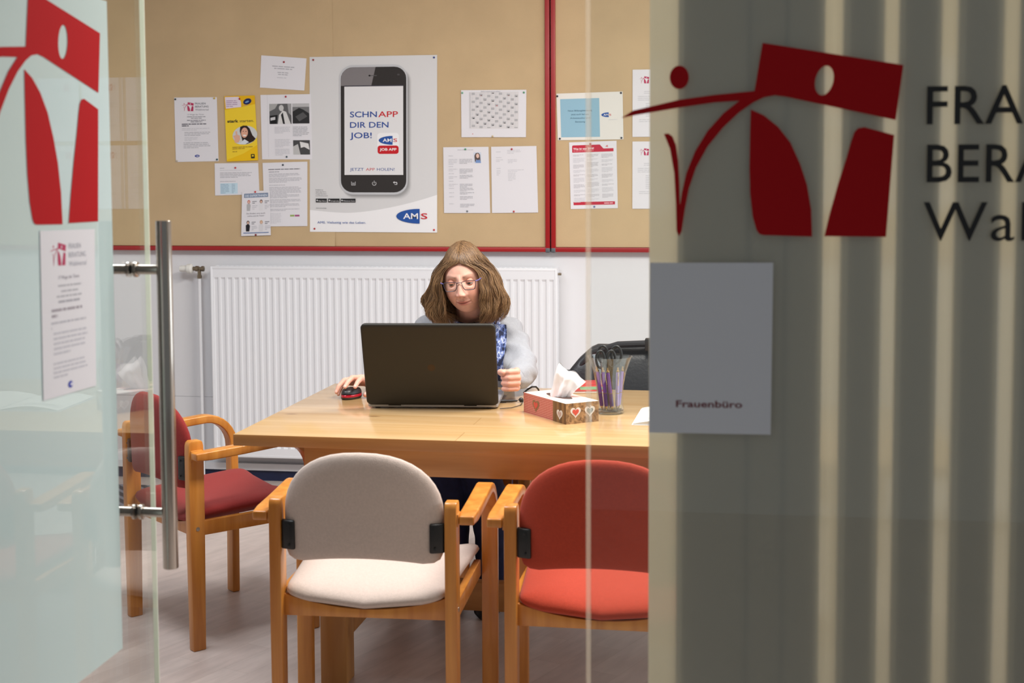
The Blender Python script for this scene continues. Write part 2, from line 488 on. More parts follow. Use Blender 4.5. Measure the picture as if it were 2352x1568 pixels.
class Sheet:
    """a printed sheet: corners TL TR BR BL in space, a nominal size in millimetres, flat print laid on its face"""
    def __init__(s, name, corners, W, H, mat=None, th=.0006, curl=0.0):
        s.name = name; s.c = [Vector(p) for p in corners]; s.W, s.H = W, H
        s.n = ((s.c[1] - s.c[0]).cross(s.c[3] - s.c[0])).normalized() * -1
        s.n = -s.n if s.n.dot(EYE - s.c[0]) < 0 else s.n
        s.o = s.c[0].copy()
        s.mb = MB(); s.k = 1; s.mat = mat or PAPER
        f = [p for p in s.c]; b = [p - s.n * th for p in s.c]
        s.mb.add([*f, *b], [(0, 1, 2, 3), (7, 6, 5, 4), (0, 4, 5, 1), (1, 5, 6, 2), (2, 6, 7, 3), (3, 7, 4, 0)], s.mat)
        s.pins = []
    def at(s, x, y, k=None):
        u, v = x / s.W, y / s.H
        a = s.c[0].lerp(s.c[1], u); b = s.c[3].lerp(s.c[2], u)
        return a.lerp(b, v) + s.n * (.00025 * (s.k if k is None else k))
    def poly(s, pts, c, holes=()):
        vs, tr = tess([pts, *holes])
        s.mb.add([s.at(v.x, v.y) for v in vs], tr, ink(c))
    def rect(s, x0, y0, x1, y1, c):
        s.poly([(x0, y0), (x1, y0), (x1, y1), (x0, y1)], c)
    def rrect(s, x0, y0, x1, y1, r, c):
        pts = []
        for cx, cy, a0 in ((x1 - r, y0 + r, -90), (x1 - r, y1 - r, 0), (x0 + r, y1 - r, 90), (x0 + r, y0 + r, 180)):
            for q in range(0, 91, 15):
                a = radians(a0 + q); pts.append((cx + r * cos(a), cy + r * sin(a)))
        s.poly(pts, c)
    def ell(s, cx, cy, rx, ry, c, rot=0.0):
        s.poly(ell(cx, cy, rx, ry, rot, 24), c)
    def up(s):
        s.k += 1
    def text(s, t, x, y, cap, c, align='l', bold=0.0, width=None, space=1.0, skew=0.0, rot=0.0):
        vs, fs = text_mesh(t, bold, space)
        if not vs: return
        k = cap / CAP; x0 = min(v[0] for v in vs); x1 = max(v[0] for v in vs)
        kx = k if width is None else width / (x1 - x0)
        w = (x1 - x0) * kx
        ox = x - (0 if align == 'l' else w / 2 if align == 'c' else w)
        s.mb.add([s.at(ox + (vx - x0) * kx + skew * vy * k, y - vy * k) for vx, vy in vs], fs, ink(c))
    def lines(s, x0, y0, x1, n, dy, c, hh=.42, seed=1, last=.6, center=False, full=False):
        rn = random.Random(seed)
        for i in range(n):
            y = y0 + i * dy; e = x1 if i < n - 1 else x0 + (x1 - x0) * last
            if not full: e -= rn.random() * (x1 - x0) * .12
            off = (x1 - e) / 2 if center else 0
            x = x0
            while x < e - 1:
                w = min((1.2 + rn.random() * 3.2) * dy * .9, e - x)
                s.rect(x + off, y, x + off + w, y + dy * hh, c)
                x += w + dy * .32
    def logo(s, x, y, w, c=(184, 58, 96)):
        k = w / 1590.0
        emblem(s.mb, lambda a, b: s.at(x + (a - 62) * k, y + (b - 95) * k), ink(c))
    def pin(s, x, y, c):
        s.pins.append((x, y, c))
    def done(s, label, cat):
        o = s.mb.build(s.name, s.mat, smooth=False)
        tag(o, label, cat)
        for x, y, c in s.pins:
            p = s.at(x, y, 2); q = MB()
            q.lathe([(.0005, .0), (.0045, .0), (.0045, .001), (.0042, .003), (.0025, .0042), (.0004, .0045)], n=12, axis='y')
            d = -1
            q.v = [(p.x + a, p.y - b, p.z + cc) for a, b, cc in q.v]
            q.build('push_pin', ink(c, .3), o)
        return o
def wallsheet(name, quad, W, H, y=6.4985, mat=None):
    return Sheet(name, [hy(px, py, y) for px, py in quad], W, H, mat)

# ================================================================== pin boards
def board(name, x0, x1, label, seam=None):
    b = thing(name, label, 'pin board', (0, 0, 0))
    z0, z1 = 1.112, 2.42
    fw = .021
    mb = MB(); mb.box((x0 + fw, 6.505, z0 + fw), (x1 - fw, 6.528, z1 - fw))
    mb.build('cork_panel', pmat('cork', (190, 150, 104), .9, var=.1, vscale=90), b, smooth=False)
    def cover(a, c, y, flap=0):
        q = MB()
        nx, nz = 60, 40
        q.grid([[(a + (c - a) * i / nx, y + .0002 * noise.noise((i * .3, j * .4, a * 5)) - flap * .010 * max(0, (i - 50) / 10) ** 2 * max(0, 1 - j / 1.9), z0 + fw + .002 + (z1 - z0 - 2 * fw - .004) * j / nz) for i in range(nx + 1)] for j in range(nz + 1)])
        q.build('kraft_cover', KRAFT, b)
    if seam:
        cover(seam - .03, x1 - fw, 6.5018); cover(x0 + fw, seam, 6.5003, 1)
    else:
        cover(x0 + fw, x1 - fw, 6.5008)
    for lo, hi in (((x0 + .014, 6.488, z0), (x1 - .014, 6.529, z0 + fw)), ((x0 + .014, 6.488, z1 - fw), (x1 - .014, 6.529, z1)), ((x0, 6.488, z0 + .014), (x0 + fw, 6.529, z1 - .014)), ((x1 - fw, 6.488, z0 + .014), (x1, 6.529, z1 - .014))):
        f = MB(); f.box(lo, hi); f.build('frame_rail', REDFR, b, bevel=.003)
    for x in (x0 - .001, x1 - .022):
        for z in (z0 - .003, z1 - .02):
            f = MB(); f.box((x, 6.486, z), (x + .023, 6.5285, z + .023)); f.build('corner_cap', GREYPL, b, bevel=.006, segs=3)
    return b
xd = hy(1264, 400, 6.49).x
board('pin_board', -3.35, xd - .003, 'wide kraft paper covered pin board with red frame above the radiator', hy(767, 300, 6.5).x)
board('pin_board', xd + .003, 1.62, 'red framed pin board right of the vertical red double frame, partly behind grey glass')

G1, G2, G3 = (138, 138, 146), (176, 176, 183), (202, 202, 208)
# card at the top
s = wallsheet('notice_card', [(600, 127), (704, 134), (699, 208), (597, 201)], 210, 150)
s.lines(52, 44, 158, 2, 10, G2, seed=3, center=True, last=.8); s.lines(80, 72, 130, 2, 9, G2, seed=4, center=True, full=True, last=.9); s.lines(78, 96, 126, 1, 9, G3, seed=5, last=1)
s.pin(107, 24, (150, 30, 40)); s.done('small white card with grey centred lines, pinned highest beside the phone poster', 'card')
# emblem notice
s = wallsheet('notice_sheet', [(400, 224), (498, 223), (502, 370), (404, 372)], 210, 297)
s.logo(36, 22, 60); C = (110, 112, 122)
s.text('FRAUEN', 102, 33, 9, C, bold=.012, width=52); s.text('BERATUNG', 102, 47, 9, C, bold=.012, width=66); s.text('Waldviertel', 102, 61, 8.5, C, width=66)
s.text('17 Wege der Türen', 64, 82, 6, G1, width=80, bold=.01)
s.lines(55, 88, 158, 2, 7, G1, seed=2, center=True); s.lines(58, 104, 155, 2, 7, G1, seed=9, center=True, hh=.55); s.lines(34, 121, 158, 2, 8, (90, 90, 100), seed=8, hh=.55, last=.3)
s.lines(34, 142, 178, 2, 7, G3, seed=12); s.lines(46, 160, 178, 3, 7, G2, seed=13); s.lines(46, 184, 112, 3, 7, G3, seed=14); s.lines(40, 208, 176, 4, 7.5, G2, seed=15)
s.poly(ell(106, 271, 12, 6), (56, 74, 150)); s.up(); s.text('AMS', 101, 273.5, 4.5, (235, 235, 245), bold=.02)
for x, y, c in ((6, 8, (40, 60, 60)), (198, 5, (200, 170, 60)), (203, 289, (20, 70, 80)), (6, 292, (190, 180, 160))): s.pin(x, y, c)
s.done('white notice with pink emblem and centred text, pinned left of the yellow flyer', 'notice')
# yellow flyer
YE = pmat('yellow_print', (240, 206, 40), .55)
s = wallsheet('flyer', [(515, 221), (585, 219), (593, 368), (521, 371)], 100, 210, 6.496, YE)
s.poly([(0, 44), (55, 36), (100, 28), (100, 0), (0, 0)], (228, 178, 18)); s.poly([(0, 210), (0, 205), (55, 186), (100, 160), (100, 210)], (236, 190, 20)); s.up()
s.poly([(2, 3), (47, 3), (54, 20), (54, 36), (4, 40)], (226, 214, 226)); s.poly(ell(75, 19, 14, 9.5, -.35), (26, 34, 84)); s.up()
s.lines(6, 14, 46, 4, 6, (176, 150, 180), seed=2); s.poly(ell(74, 20, 7, 3, -.35), (110, 150, 200)); s.lines(62, 31, 92, 1, 3, G1, seed=2)
s.text('stark', 7, 85, 9.5, (44, 44, 40), bold=.03, width=36); s.text('starten.', 47, 85, 9, (70, 68, 50), width=46)
s.poly(ell(62, 127, 40, 30, -.12), (206, 208, 208)); s.up()
s.poly([(48, 100), (58, 96), (70, 97), (78, 106), (86, 128), (96, 140), (88, 148), (66, 156), (54, 150), (50, 130), (46, 114)], (44, 30, 28)); s.up()
s.poly(ell(61, 119, 11, 16.5, .12), (222, 168, 144)); s.poly([(28, 136), (24, 128), (33, 126), (32, 114), (37, 113), (38, 125), (46, 128), (46, 140), (40, 150), (28, 150)], (222, 172, 150)); s.poly([(30, 151), (46, 152), (60, 140), (74, 150), (60, 157), (44, 156)], (214, 220, 228)); s.up()
s.poly(ell(57, 114.5, 1.8, 1.2), (50, 34, 30)); s.poly(ell(66, 115.5, 1.8, 1.2), (50, 34, 30)); s.poly(ell(61, 128, 5.5, 2.4, .1), (244, 236, 232))
s.lines(20, 164, 92, 2, 5, (160, 130, 40), seed=6); s.lines(20, 178, 46, 1, 5, (160, 130, 40), seed=7); s.rrect(78, 189, 90, 203, 2, (52, 46, 30)); s.up(); s.rect(81, 192, 87, 197, (230, 200, 60))
s.pin(50, 10, (170, 24, 30)); s.done('bright yellow narrow flyer with a smiling woman giving thumbs up', 'flyer')
# article with grey photos
s = wallsheet('article_print', [(598, 218), (714, 216), (717, 366), (602, 366)], 210, 270)
s.rect(28, 0, 28.8, 262, G3)
s.rect(36, 38, 128, 122, (96, 96, 98)); s.rect(132, 38, 202, 121, (120, 120, 122)); s.rect(132, 190, 202, 250, (72, 72, 74)); s.up()
s.poly([(36, 88), (70, 84), (66, 122), (36, 122)], (26, 26, 28)); s.poly([(70, 122), (76, 84), (92, 66), (106, 72), (124, 122)], (214, 214, 214)); s.poly(ell(86, 56, 10, 13), (198, 198, 198)); s.poly([(36, 38), (72, 38), (60, 58), (36, 70)], (168, 168, 168)); s.poly([(112, 38), (128, 38), (128, 88), (116, 76)], (158, 158, 160))
s.poly([(132, 72), (160, 56), (178, 64), (202, 80), (202, 121), (132, 121)], (44, 44, 46)); s.rect(132, 38, 202, 52, (186, 186, 188)); s.poly([(132, 250), (132, 216), (152, 206), (162, 250)], (190, 190, 190)); s.poly([(160, 196), (196, 204), (200, 230), (178, 218), (164, 222)], (222, 222, 222)); s.up()
s.poly([(84, 84), (92, 74), (100, 122), (92, 122)], (40, 40, 42)); s.poly([(144, 92), (176, 74), (194, 92), (160, 112)], (86, 86, 88)); s.poly([(40, 96), (60, 92), (60, 104), (40, 108)], (200, 200, 204))
s.lines(56, 134, 122, 5, 6, G3, seed=1); s.lines(132, 134, 200, 7, 6, G2, seed=2); s.lines(56, 186, 122, 6, 6, G3, seed=4); s.lines(56, 226, 122, 5, 6, G3, seed=5)
s.pin(106, 9, (170, 30, 50)); s.pin(104, 259, (60, 80, 90)); s.done('white article print with three grey photographs, left of the phone poster', 'notice')
# letter with pale blue table
s = wallsheet('notice_sheet', [(493, 375), (593, 374), (596, 446), (494, 449)], 210, 150, 6.498)
s.lines(25, 22, 48, 1, 6, G2, seed=1, last=1); s.lines(25, 32, 178, 1, 6, G3, seed=2, last=.8); s.lines(25, 44, 182, 4, 7, G2, seed=3); s.lines(25, 84, 105, 1, 6, G2, seed=5, last=1)
s.rect(25, 94, 108, 144, (196, 220, 234)); s.up(); s.lines(28, 98, 68, 7, 6.6, (150, 176, 196), seed=6); s.lines(80, 98, 96, 7, 6.6, (150, 176, 196), seed=7)
s.pin(100, 22, (190, 50, 60)); s.done('white half sheet with a pale blue table, below the emblem notice', 'notice')
# text letter
s = wallsheet('notice_sheet', [(603, 374), (706, 371), (706, 519), (608, 520)], 210, 297, 6.4975)
s.lines(26, 30, 178, 1, 8, (120, 120, 128), hh=.5, seed=1, last=1); s.lines(28, 42, 84, 1, 7, G1, seed=2, last=1)
for k, (y, n) in enumerate(((52, 3), (72, 4), (104, 1), (114, 6), (150, 3), (172, 3), (192, 3), (216, 2))): s.lines(28, y, 184, n, 6, (176, 176, 184), seed=20 + k)
s.lines(28, 236, 84, 9, 5.6, G3, seed=40); s.rect(126, 244, 147, 252, (150, 172, 96)); s.rect(149, 244, 172, 252, (164, 78, 128))
s.pin(96, 12, (60, 70, 80)); s.done('closely typed white letter with green and purple mark at the bottom, beside the poster', 'notice')
# small flyer with four figures
s = wallsheet('flyer', [(556, 440), (620, 437), (622, 540), (554, 542)], 105, 160, 6.494)
s.rect(8, 8, 98, 23, (122, 138, 164)); s.up(); s.text('DIE EXPERTINNEN', 12, 20, 8, (214, 222, 234), width=82, bold=.02); 
for x, y, hc, bc in ((18, 32, (200, 90, 80), (180, 180, 182)), (64, 32, (80, 40, 40), (222, 222, 226)), (16, 106, (60, 40, 34), (34, 34, 40)), (64, 106, (190, 160, 120), (214, 214, 218))):
    s.poly([(x, y + 16), (x + 5, y + 12), (x + 11, y + 12), (x + 15, y + 18), (x + 13, y + 38), (x + 1, y + 38)], bc); s.poly(ell(x + 8, y + 6, 5.2, 6.6), hc); s.up()
    s.poly(ell(x + 8, y + 7, 3.4, 4.8), (222, 186, 168)); s.lines(x + 21, y + 4, x + 38, 2, 6, G1, seed=x); s.lines(x + 21, y + 19, x + 41, 3, 6, G3, seed=y)
s.text('Sie finden uns auch', 18, 82, 5, G1, width=68); s.text('online und im Team!', 22, 91, 5, G1, width=60)
s.rect(8, 148, 98, 151, (110, 130, 170)); s.pin(50, 3, (200, 50, 50)); s.pin(52, 157, (130, 30, 40))
s.done('small white flyer with grey-blue header and four tiny people, lowest on the board', 'flyer')
# poster
PG = pmat('poster_grey', (216, 216, 217), .5)
s = wallsheet('poster', [(711, 131), (1004, 126), (1004, 534), (712, 532)], 594, 841, 6.499, PG)
s.poly([(0, 735)] + [(t, 735 + 14 * sin(min(1, t / 200) * pi / 2) - 88 * (max(0, (t - 160) / 434) ** 1.7)) for t in range(20, 595, 22)] + [(594, 660), (594, 841), (0, 841)], (240, 240, 242)); s.up()
for q_, (e_, g_) in enumerate(((16, 208), (12, 194), (8, 176), (4, 158))): s.rrect(150 + e_ * .2, 60, 460 + e_, 664 + e_ * 1.1, 62, (g_, g_, g_ + 1)); s.up()
s.rrect(140, 42, 458, 660, 62, (196, 198, 202)); s.up(); s.rrect(147, 52, 452, 650, 56, (50, 47, 46)); s.up()
s.poly([(147, 140), (147, 108), (152, 86), (164, 68), (182, 57), (203, 52), (310, 52), (290, 140)], (128, 124, 126)); s.up()
s.rect(164, 144, 438, 566, (226, 226, 228)); s.rect(276, 91, 316, 95, (90, 88, 90)); s.poly(ell(282, 93, 4, 4), (40, 38, 40)); s.poly(ell(416, 90, 6, 4), (80, 78, 80)); s.rect(164, 139, 438, 143, (70, 68, 80)); s.up()
BL, RD = (38, 74, 150), (198, 40, 50)
s.text('SCHN', 190, 290, 28, BL, width=126, bold=.012); s.text('APP', 322, 290, 28, RD, width=92, bold=.012)
s.text('DIR DEN', 190, 340, 28, BL, width=180, bold=.012); s.text('JOB!', 190, 390, 28, BL, width=102, bold=.012)
s.text('JETZT', 190, 546, 14, BL, width=64); s.text('APP', 264, 546, 14, RD, width=42); s.text('HOLEN!', 316, 546, 14, BL, width=82)
s.rrect(318, 366, 418, 468, 14, (240, 240, 242)); s.up(); s.rrect(319, 426, 417, 466, 12, (196, 30, 40))
def ams(sh, x, y, w):
    h = w * .47
    sh.poly([(x + w * .72 * (1 - cos(q)), y + h / 2 - h / 2 * sin(q)) for q in [pi / 2 * k / 12 for k in range(13)]] + [(x + w * .72 * (1 - cos(q)), y + h / 2 + h / 2 * sin(q)) for q in [pi / 2 * (12 - k) / 12 for k in range(12)]], (40, 84, 160)); sh.up()
    sh.text('AM', x + w * .21, y + h * .68, h * .40, (240, 240, 245), bold=.012, width=w * .46); sh.text('S', x + w * .76, y + h * .68, h * .40, (206, 48, 60), bold=.01, width=w * .2)
ams(s, 324, 380, 90); s.text('JOB APP', 329, 450, 12, (242, 236, 236), width=78, bold=.03)
ams(s, 406, 728, 150)
s.text('AMS. Vielseitig wie das Leben.', 36, 800, 11, (64, 96, 164), width=228)
for k, t in enumerate(('Erhältlich im', 'Apple App Store,', 'Google Play Store', 'und Windows Store')): s.text(t, 28, 640 + 9.5 * k, 5.2, (110, 112, 118))
for x0, x1, t in ((29, 81, 'App Store'), (87, 141, 'Google play'), (146, 216, 'Windows Store')):
    s.rect(x0, 680, x1, 698, (34, 34, 36)); s.up(); s.text(t, x0 + 12, 694, 6, (224, 224, 226), width=x1 - x0 - 15); s.poly(ell(x0 + 6.5, 689, 3.2, 4), (210, 210, 214)); s.k -= 1
s.text('www.ams.at/app', 29, 728, 5.5, (90, 92, 98))
IC = (206, 206, 208)
for a, b, c, d in ((196, 598, 198, 616), (196, 614, 216, 616), (214, 598, 216, 616), (200, 604, 212, 606), (200, 609, 212, 611), (302, 594, 304.5, 606)): s.rect(a, b, c, d, IC)
s.poly([(303.2 + 10 * sin(a), 607 - 10 * cos(a)) for a in [.6 + k * .33 for k in range(16)]] + [(303.2 + 7.6 * sin(a), 607 - 7.6 * cos(a)) for a in [.6 + k * .33 for k in reversed(range(16))]], IC)
s.poly([(390, 602), (398, 596), (398, 600), (408, 600), (411, 604), (410, 613), (398, 613), (398, 610.5), (407, 610.5), (407, 604), (398, 603.5), (398, 608)], IC)
for x, y, c in ((18, 14, (150, 30, 40)), (580, 12, (40, 60, 130)), (22, 826, (170, 40, 40)), (580, 828, (200, 50, 50))): s.pin(x, y, c)
s.done('large poster showing a black smartphone with blue and red slogan', 'poster')
# calendar
s = wallsheet('calendar_sheet', [(1059, 207), (1209, 206), (1208, 315), (1060, 315)], 297, 210)
s.rect(36, 8, 262, 172, (216, 214, 216)); s.up(); rn = random.Random(5)
s.text('Jahreskalender', 90, 9, 5, G1, width=90)
for i in range(12):
    for j in range(31):
        x, y = 48 + i * 17.8, 12 + j * 5.1
        if i == 0: s.rect(38, y, 44, y + 2.2, G2)
        if (j + 3 * i) % 7 < 2: s.rect(x, y, x + 15, y + 4.4, (176, 176, 180))
        elif rn.random() < .75: s.rect(x + 1, y + 1, x + 4 + rn.random() * 3, y + 3, G3)
        if (j + 3 * i) % 7 == 1 and rn.random() < .5: s.rect(x + 5, y + .6, x + 12, y + 3.8, (96, 90, 96) if rn.random() < .6 else (196, 90, 90))
s.rect(50, 194, 54, 197, (200, 80, 80)); s.pin(6, 12, (110, 170, 140)); s.pin(286, 12, (80, 150, 110)); s.pin(144, 206, (200, 180, 140))
s.done('landscape year calendar with a diagonal pattern of grey cells, pinned right of the poster', 'calendar')
# CV pages
s = wallsheet('notice_sheet', [(1018, 338), (1122, 337), (1126, 489), (1020, 489)], 210, 297)
s.lines(66, 12, 140, 1, 5, G2, seed=1, last=1); s.rect(140, 24, 175, 72, (206, 214, 228)); s.up(); s.poly([(146, 66), (144, 40), (150, 28), (162, 26), (170, 34), (172, 66)], (92, 78, 74)); s.up(); s.poly(ell(159, 40, 7, 10), (224, 190, 176)); s.poly([(148, 72), (152, 56), (160, 60), (168, 56), (174, 72)], (120, 150, 200))
for k, (y, n) in enumerate(((38, 1), (54, 4), (86, 1), (98, 2), (118, 1), (132, 2), (152, 1), (166, 2), (184, 1), (204, 1), (222, 1), (254, 1))): s.lines(24, y, 66, n, 7, G3, seed=k)
for k, (y, n) in enumerate(((54, 4), (98, 4), (126, 3), (166, 3), (184, 3), (204, 2), (222, 3), (256, 3))): s.lines(74, y, 140, n, 6, G2, seed=50 + k)
s.pin(103, 10, (80, 150, 110)); s.pin(106, 289, (120, 124, 130)); s.done('white resume page with a small portrait photo, below the calendar', 'notice')
s = wallsheet('notice_sheet', [(1128, 337), (1232, 335), (1236, 488), (1130, 489)], 210, 297)
for k, (x, y, x1, n) in enumerate(((74, 16, 140, 3), (22, 22, 60, 1), (22, 48, 80, 1), (22, 58, 56, 2), (76, 58, 120, 3), (24, 96, 60, 1), (24, 106, 44, 4), (76, 104, 152, 2), (76, 118, 112, 6))): s.lines(x, y, x1, n, 6.5, G3, seed=k)
s.pin(96, 12, (180, 50, 60)); s.pin(100, 291, (190, 60, 60)); s.done('almost blank white resume page without photo, just left of the red double frame', 'notice')
# landscape card with blue square
s = wallsheet('notice_card', [(1278, 215), (1430, 210), (1432, 320), (1281, 322)], 297, 215, 6.498, PAPER2)
s.rect(16, 26, 192, 202, (146, 186, 206)); s.up()
for k, t in enumerate(('Neue Bildungsberatung', 'jetzt auch bei uns', 'Arbeitsuche und', 'Beratung')): s.text(t, 104, 84 + 17 * k, 7.5, (70, 104, 126), 'c', width=(108, 80, 90, 44)[k], bold=.01)
ams(s, 200, 92, 46); s.lines(232, 124, 272, 1, 4, G3, seed=3, last=1)
for x, y in ((4, 12), (290, 6), (10, 208), (288, 208)): s.pin(x, y, (30, 34, 50))
s.done('landscape card with a large pale blue square, right of the red double frame', 'card')
# red headed sheet
s = wallsheet('notice_sheet', [(1307, 327), (1416, 323), (1419, 478), (1311, 480)], 210, 297)
CR = (192, 44, 66)
s.poly([(13, 18), (17, 14), (136, 14), (152, 32), (196, 32), (196, 46), (13, 46)], CR); s.rect(13, 266, 198, 280, CR); s.up()
s.text('Was ist was 2016?', 18, 34, 9, (240, 224, 226), width=92, bold=.03); s.lines(18, 38, 110, 1, 6, (226, 150, 160), seed=4, last=1); s.lines(150, 271, 192, 1, 7, (234, 190, 196), seed=5, last=1, hh=.6)
s.poly([(160, 24), (170, 16), (172, 26)], (206, 110, 112))
for c, x in enumerate((16, 78, 142)):
    y = 56; k = 0
    while y < 254:
        n = 2 + (k * 7 + c * 5) % 4; s.lines(x, y, x + 52, n, 4.6, G3 if k % 2 else (186, 184, 190), seed=100 * c + k); y += n * 4.6 + 6; k += 1
s.pin(94, 10, (170, 30, 50)); s.pin(106, 288, (110, 120, 170)); s.done('white sheet with red header and red footer bars, under the blue square card', 'notice')
# column of emblem sheets, running on to the right behind the frosted panel
def esheet(x, zt, h, label, seed, pins=True):
    s = Sheet('notice_sheet', [(x, 6.498, zt), (x + .21, 6.498, zt), (x + .21, 6.498, zt - h), (x, 6.498, zt - h)], 210, 300)
    s.logo(30, 30, 46); s.text('FRAUEN', 84, 42, 8, G2); s.text('BERATUNG', 84, 54, 8, G2); s.text('Waldviertel', 84, 66, 8, G3)
    for k, (a, y, b, n) in enumerate(((52, 96, 160, 2), (24, 118, 180, 3), (60, 150, 190, 8), (30, 222, 180, 2))): s.lines(a, y, b, n, 8, G3, seed=seed + k)
    s.done(label, 'notice')
a, b = hy(1453, 160, 6.498), hy(1453, 325, 6.498)
cols = (a.x, .295, .520, .745)
for i, x in enumerate(cols):
    where = ('cut by the edge of the grey frosted panel', 'first of three mirrored in the glass door, counted from its bright edge', 'second of three mirrored in the glass door, counted from its bright edge', 'third of three mirrored in the glass door, counted from its bright edge')[i]
    esheet(x, a.z, .303, 'upper emblem sheet, ' + where, 10 * i + 1)
    esheet(x, b.z, .305, 'lower emblem sheet, ' + where, 10 * i + 5)

# ================================================================== radiator
def radiator():
    yf = 6.425
    A, B = hy(483, 612, yf), hy(1279, 612, yf)
    x0, x1, z1 = A.x, B.x, A.z
    z0 = hy(560, 1050, yf).z
    r = thing('radiator', 'long white ribbed panel radiator under the pin board', 'radiator', ((x0 + x1) / 2, 6.46, 0))
    ox = (x0 + x1) / 2; W = x1 - x0; nr = 49; p = W / (nr + .6)
    L = lambda x, y, z: (x - ox, y - 6.46, z)
    xs = []
    for i in range(nr):
        c = x0 + p * (i + .8)
        xs += [(c - .012, 0), (c - .0085, 1), (c + .0085, 1), (c + .012, 0)]
    xs = [(x0 + .004, 0)] + xs + [(x1 - .004, 0)]
    zsr = [(z0 + .01, 0), (z0 + .045, 0), (z0 + .052, 1), (z1 - .06, 1), (z1 - .05, 0), (z1 - .012, 0)]
    mb = MB()
    mb.grid([[L(x, yf + .0055 * d * e, z) for x, d in xs] for z, e in zsr])
    mb.build('front_panel', RADW, r, ang=25)
    f = MB()
    f.box(L(x0, yf - .001, z0), L(x1, yf + .004, z0 + .012)); f.box(L(x0, yf - .001, z1 - .012), L(x1, yf + .004, z1))
    f.box(L(x0, yf - .002, z0), L(x0 + .009, WY - .02, z1)); f.box(L(x1 - .009, yf - .002, z0), L(x1, WY - .02, z1))
    f.build('side_cover', RADW, r, bevel=.0015)
    g = MB()
    for k in range(70):
        x = x0 + .012 + (W - .024) * k / 69
        g.box(L(x - .004, yf + .006, z1 - .006), L(x + .004, WY - .022, z1 - .002))
    g.box(L(x0, yf, z1 - .004), L(x1, yf + .012, z1 + .001)); g.box(L(x0, WY - .03, z1 - .004), L(x1, WY - .02, z1 + .001))
    g.build('top_grille', RADW, r, smooth=False)
    k = MB(); k.box(L(x0 + .01, WY - .035, z0 + .02), L(x1 - .01, WY - .031, z1 - .02)); k.build('rear_panel', RADW, r, smooth=False)
    # thermostat valve, left
    v = hy(467, 617, 6.47)
    t = MB(); t.lathe([(.004, 0), (.0135, .0), (.0145, .004), (.0155, .03), (.0155, .034)], c=L(v.x - .1165, v.y, v.z), n=24, axis='x'); t.lathe([(.0155, 0), (.022, .002), (.0235, .006), (.0235, .022), (.02, .026), (.012, .03), (.003, .031)], c=L(v.x - .0815, v.y, v.z), n=24, axis='x')
    th = t.build('thermostat_head', WPLAS, r)
    t = MB(); t.lathe([(.004, 0), (.010, 0), (.010, .012), (.0135, .013), (.0135, .028), (.009, .03), (.009, .042), (.013, .043), (.013, .054), (.008, .056), (.003, .057)], c=L(v.x - .051, v.y, v.z), n=14, axis='x'); t.lathe([(.003, -.046), (.011, -.046), (.011, -.03), (.0085, -.03), (.0085, .002), (.002, .003)], c=L(v.x - .02, v.y, v.z), n=14)
    t.build('valve_body', BRASS, r)
    t = MB(); t.tube([L(v.x - .02, v.y, v.z - .044), L(v.x - .02, v.y, .3), L(v.x - .02, v.y, .02), L(v.x - .02, v.y, .001)], .0085, 14); t.build('supply_pipe', RADW, r)
    t = MB(); t.lathe([(.0005, 0), (.006, 0), (.006, .014), (.0005, .015)], c=L(x1 + .001, 6.47, z1 - .028), n=12, axis='x'); t.build('bleed_plug', BRASS, r)
    for xx in (x0 + .3, x1 - .3):
        t = MB(); t.box(L(xx, WY - .03, z0 + .1), L(xx + .03, WY - .002, z1 - .1)); t.build('wall_bracket', RADW, r, smooth=False)
radiator()
lb = MB(); q0 = hy(300, 1083, 6.5)
struct(sbox('trim_1', (XL, 6.5, .052), (XR, 6.529, .085), WALLW))

# striped floor mat far left, seen through the clear strip of the door
mt = MB(); mt.box((-3.35, 5.62, .0), (-2.62, 6.32, .006))
def stripe_mat():
    m, N, L, b = newmat('ribbed_mat')
    tc = N.new('ShaderNodeTexCoord'); w = N.new('ShaderNodeTexWave'); w.inputs['Scale'].default_value = 9; w.bands_direction = 'DIAGONAL'
    L.new(tc.outputs['Object'], w.inputs[0])
    cr = N.new('ShaderNodeValToRGB'); cr.color_ramp.elements[0].color = rgb((44, 44, 56)); cr.color_ramp.elements[1].color = rgb((120, 120, 132)); cr.color_ramp.elements[0].position = .6; cr.color_ramp.elements[1].position = .75
    L.new(w.outputs[0], cr.inputs[0]); L.new(cr.outputs[0], b.inputs[0]); b.inputs['Roughness'].default_value = .9
    return m
tag(mt.build('floor_mat', stripe_mat(), smooth=False), 'dark ribbed floor mat beyond the clear strip of the glass door', 'mat')

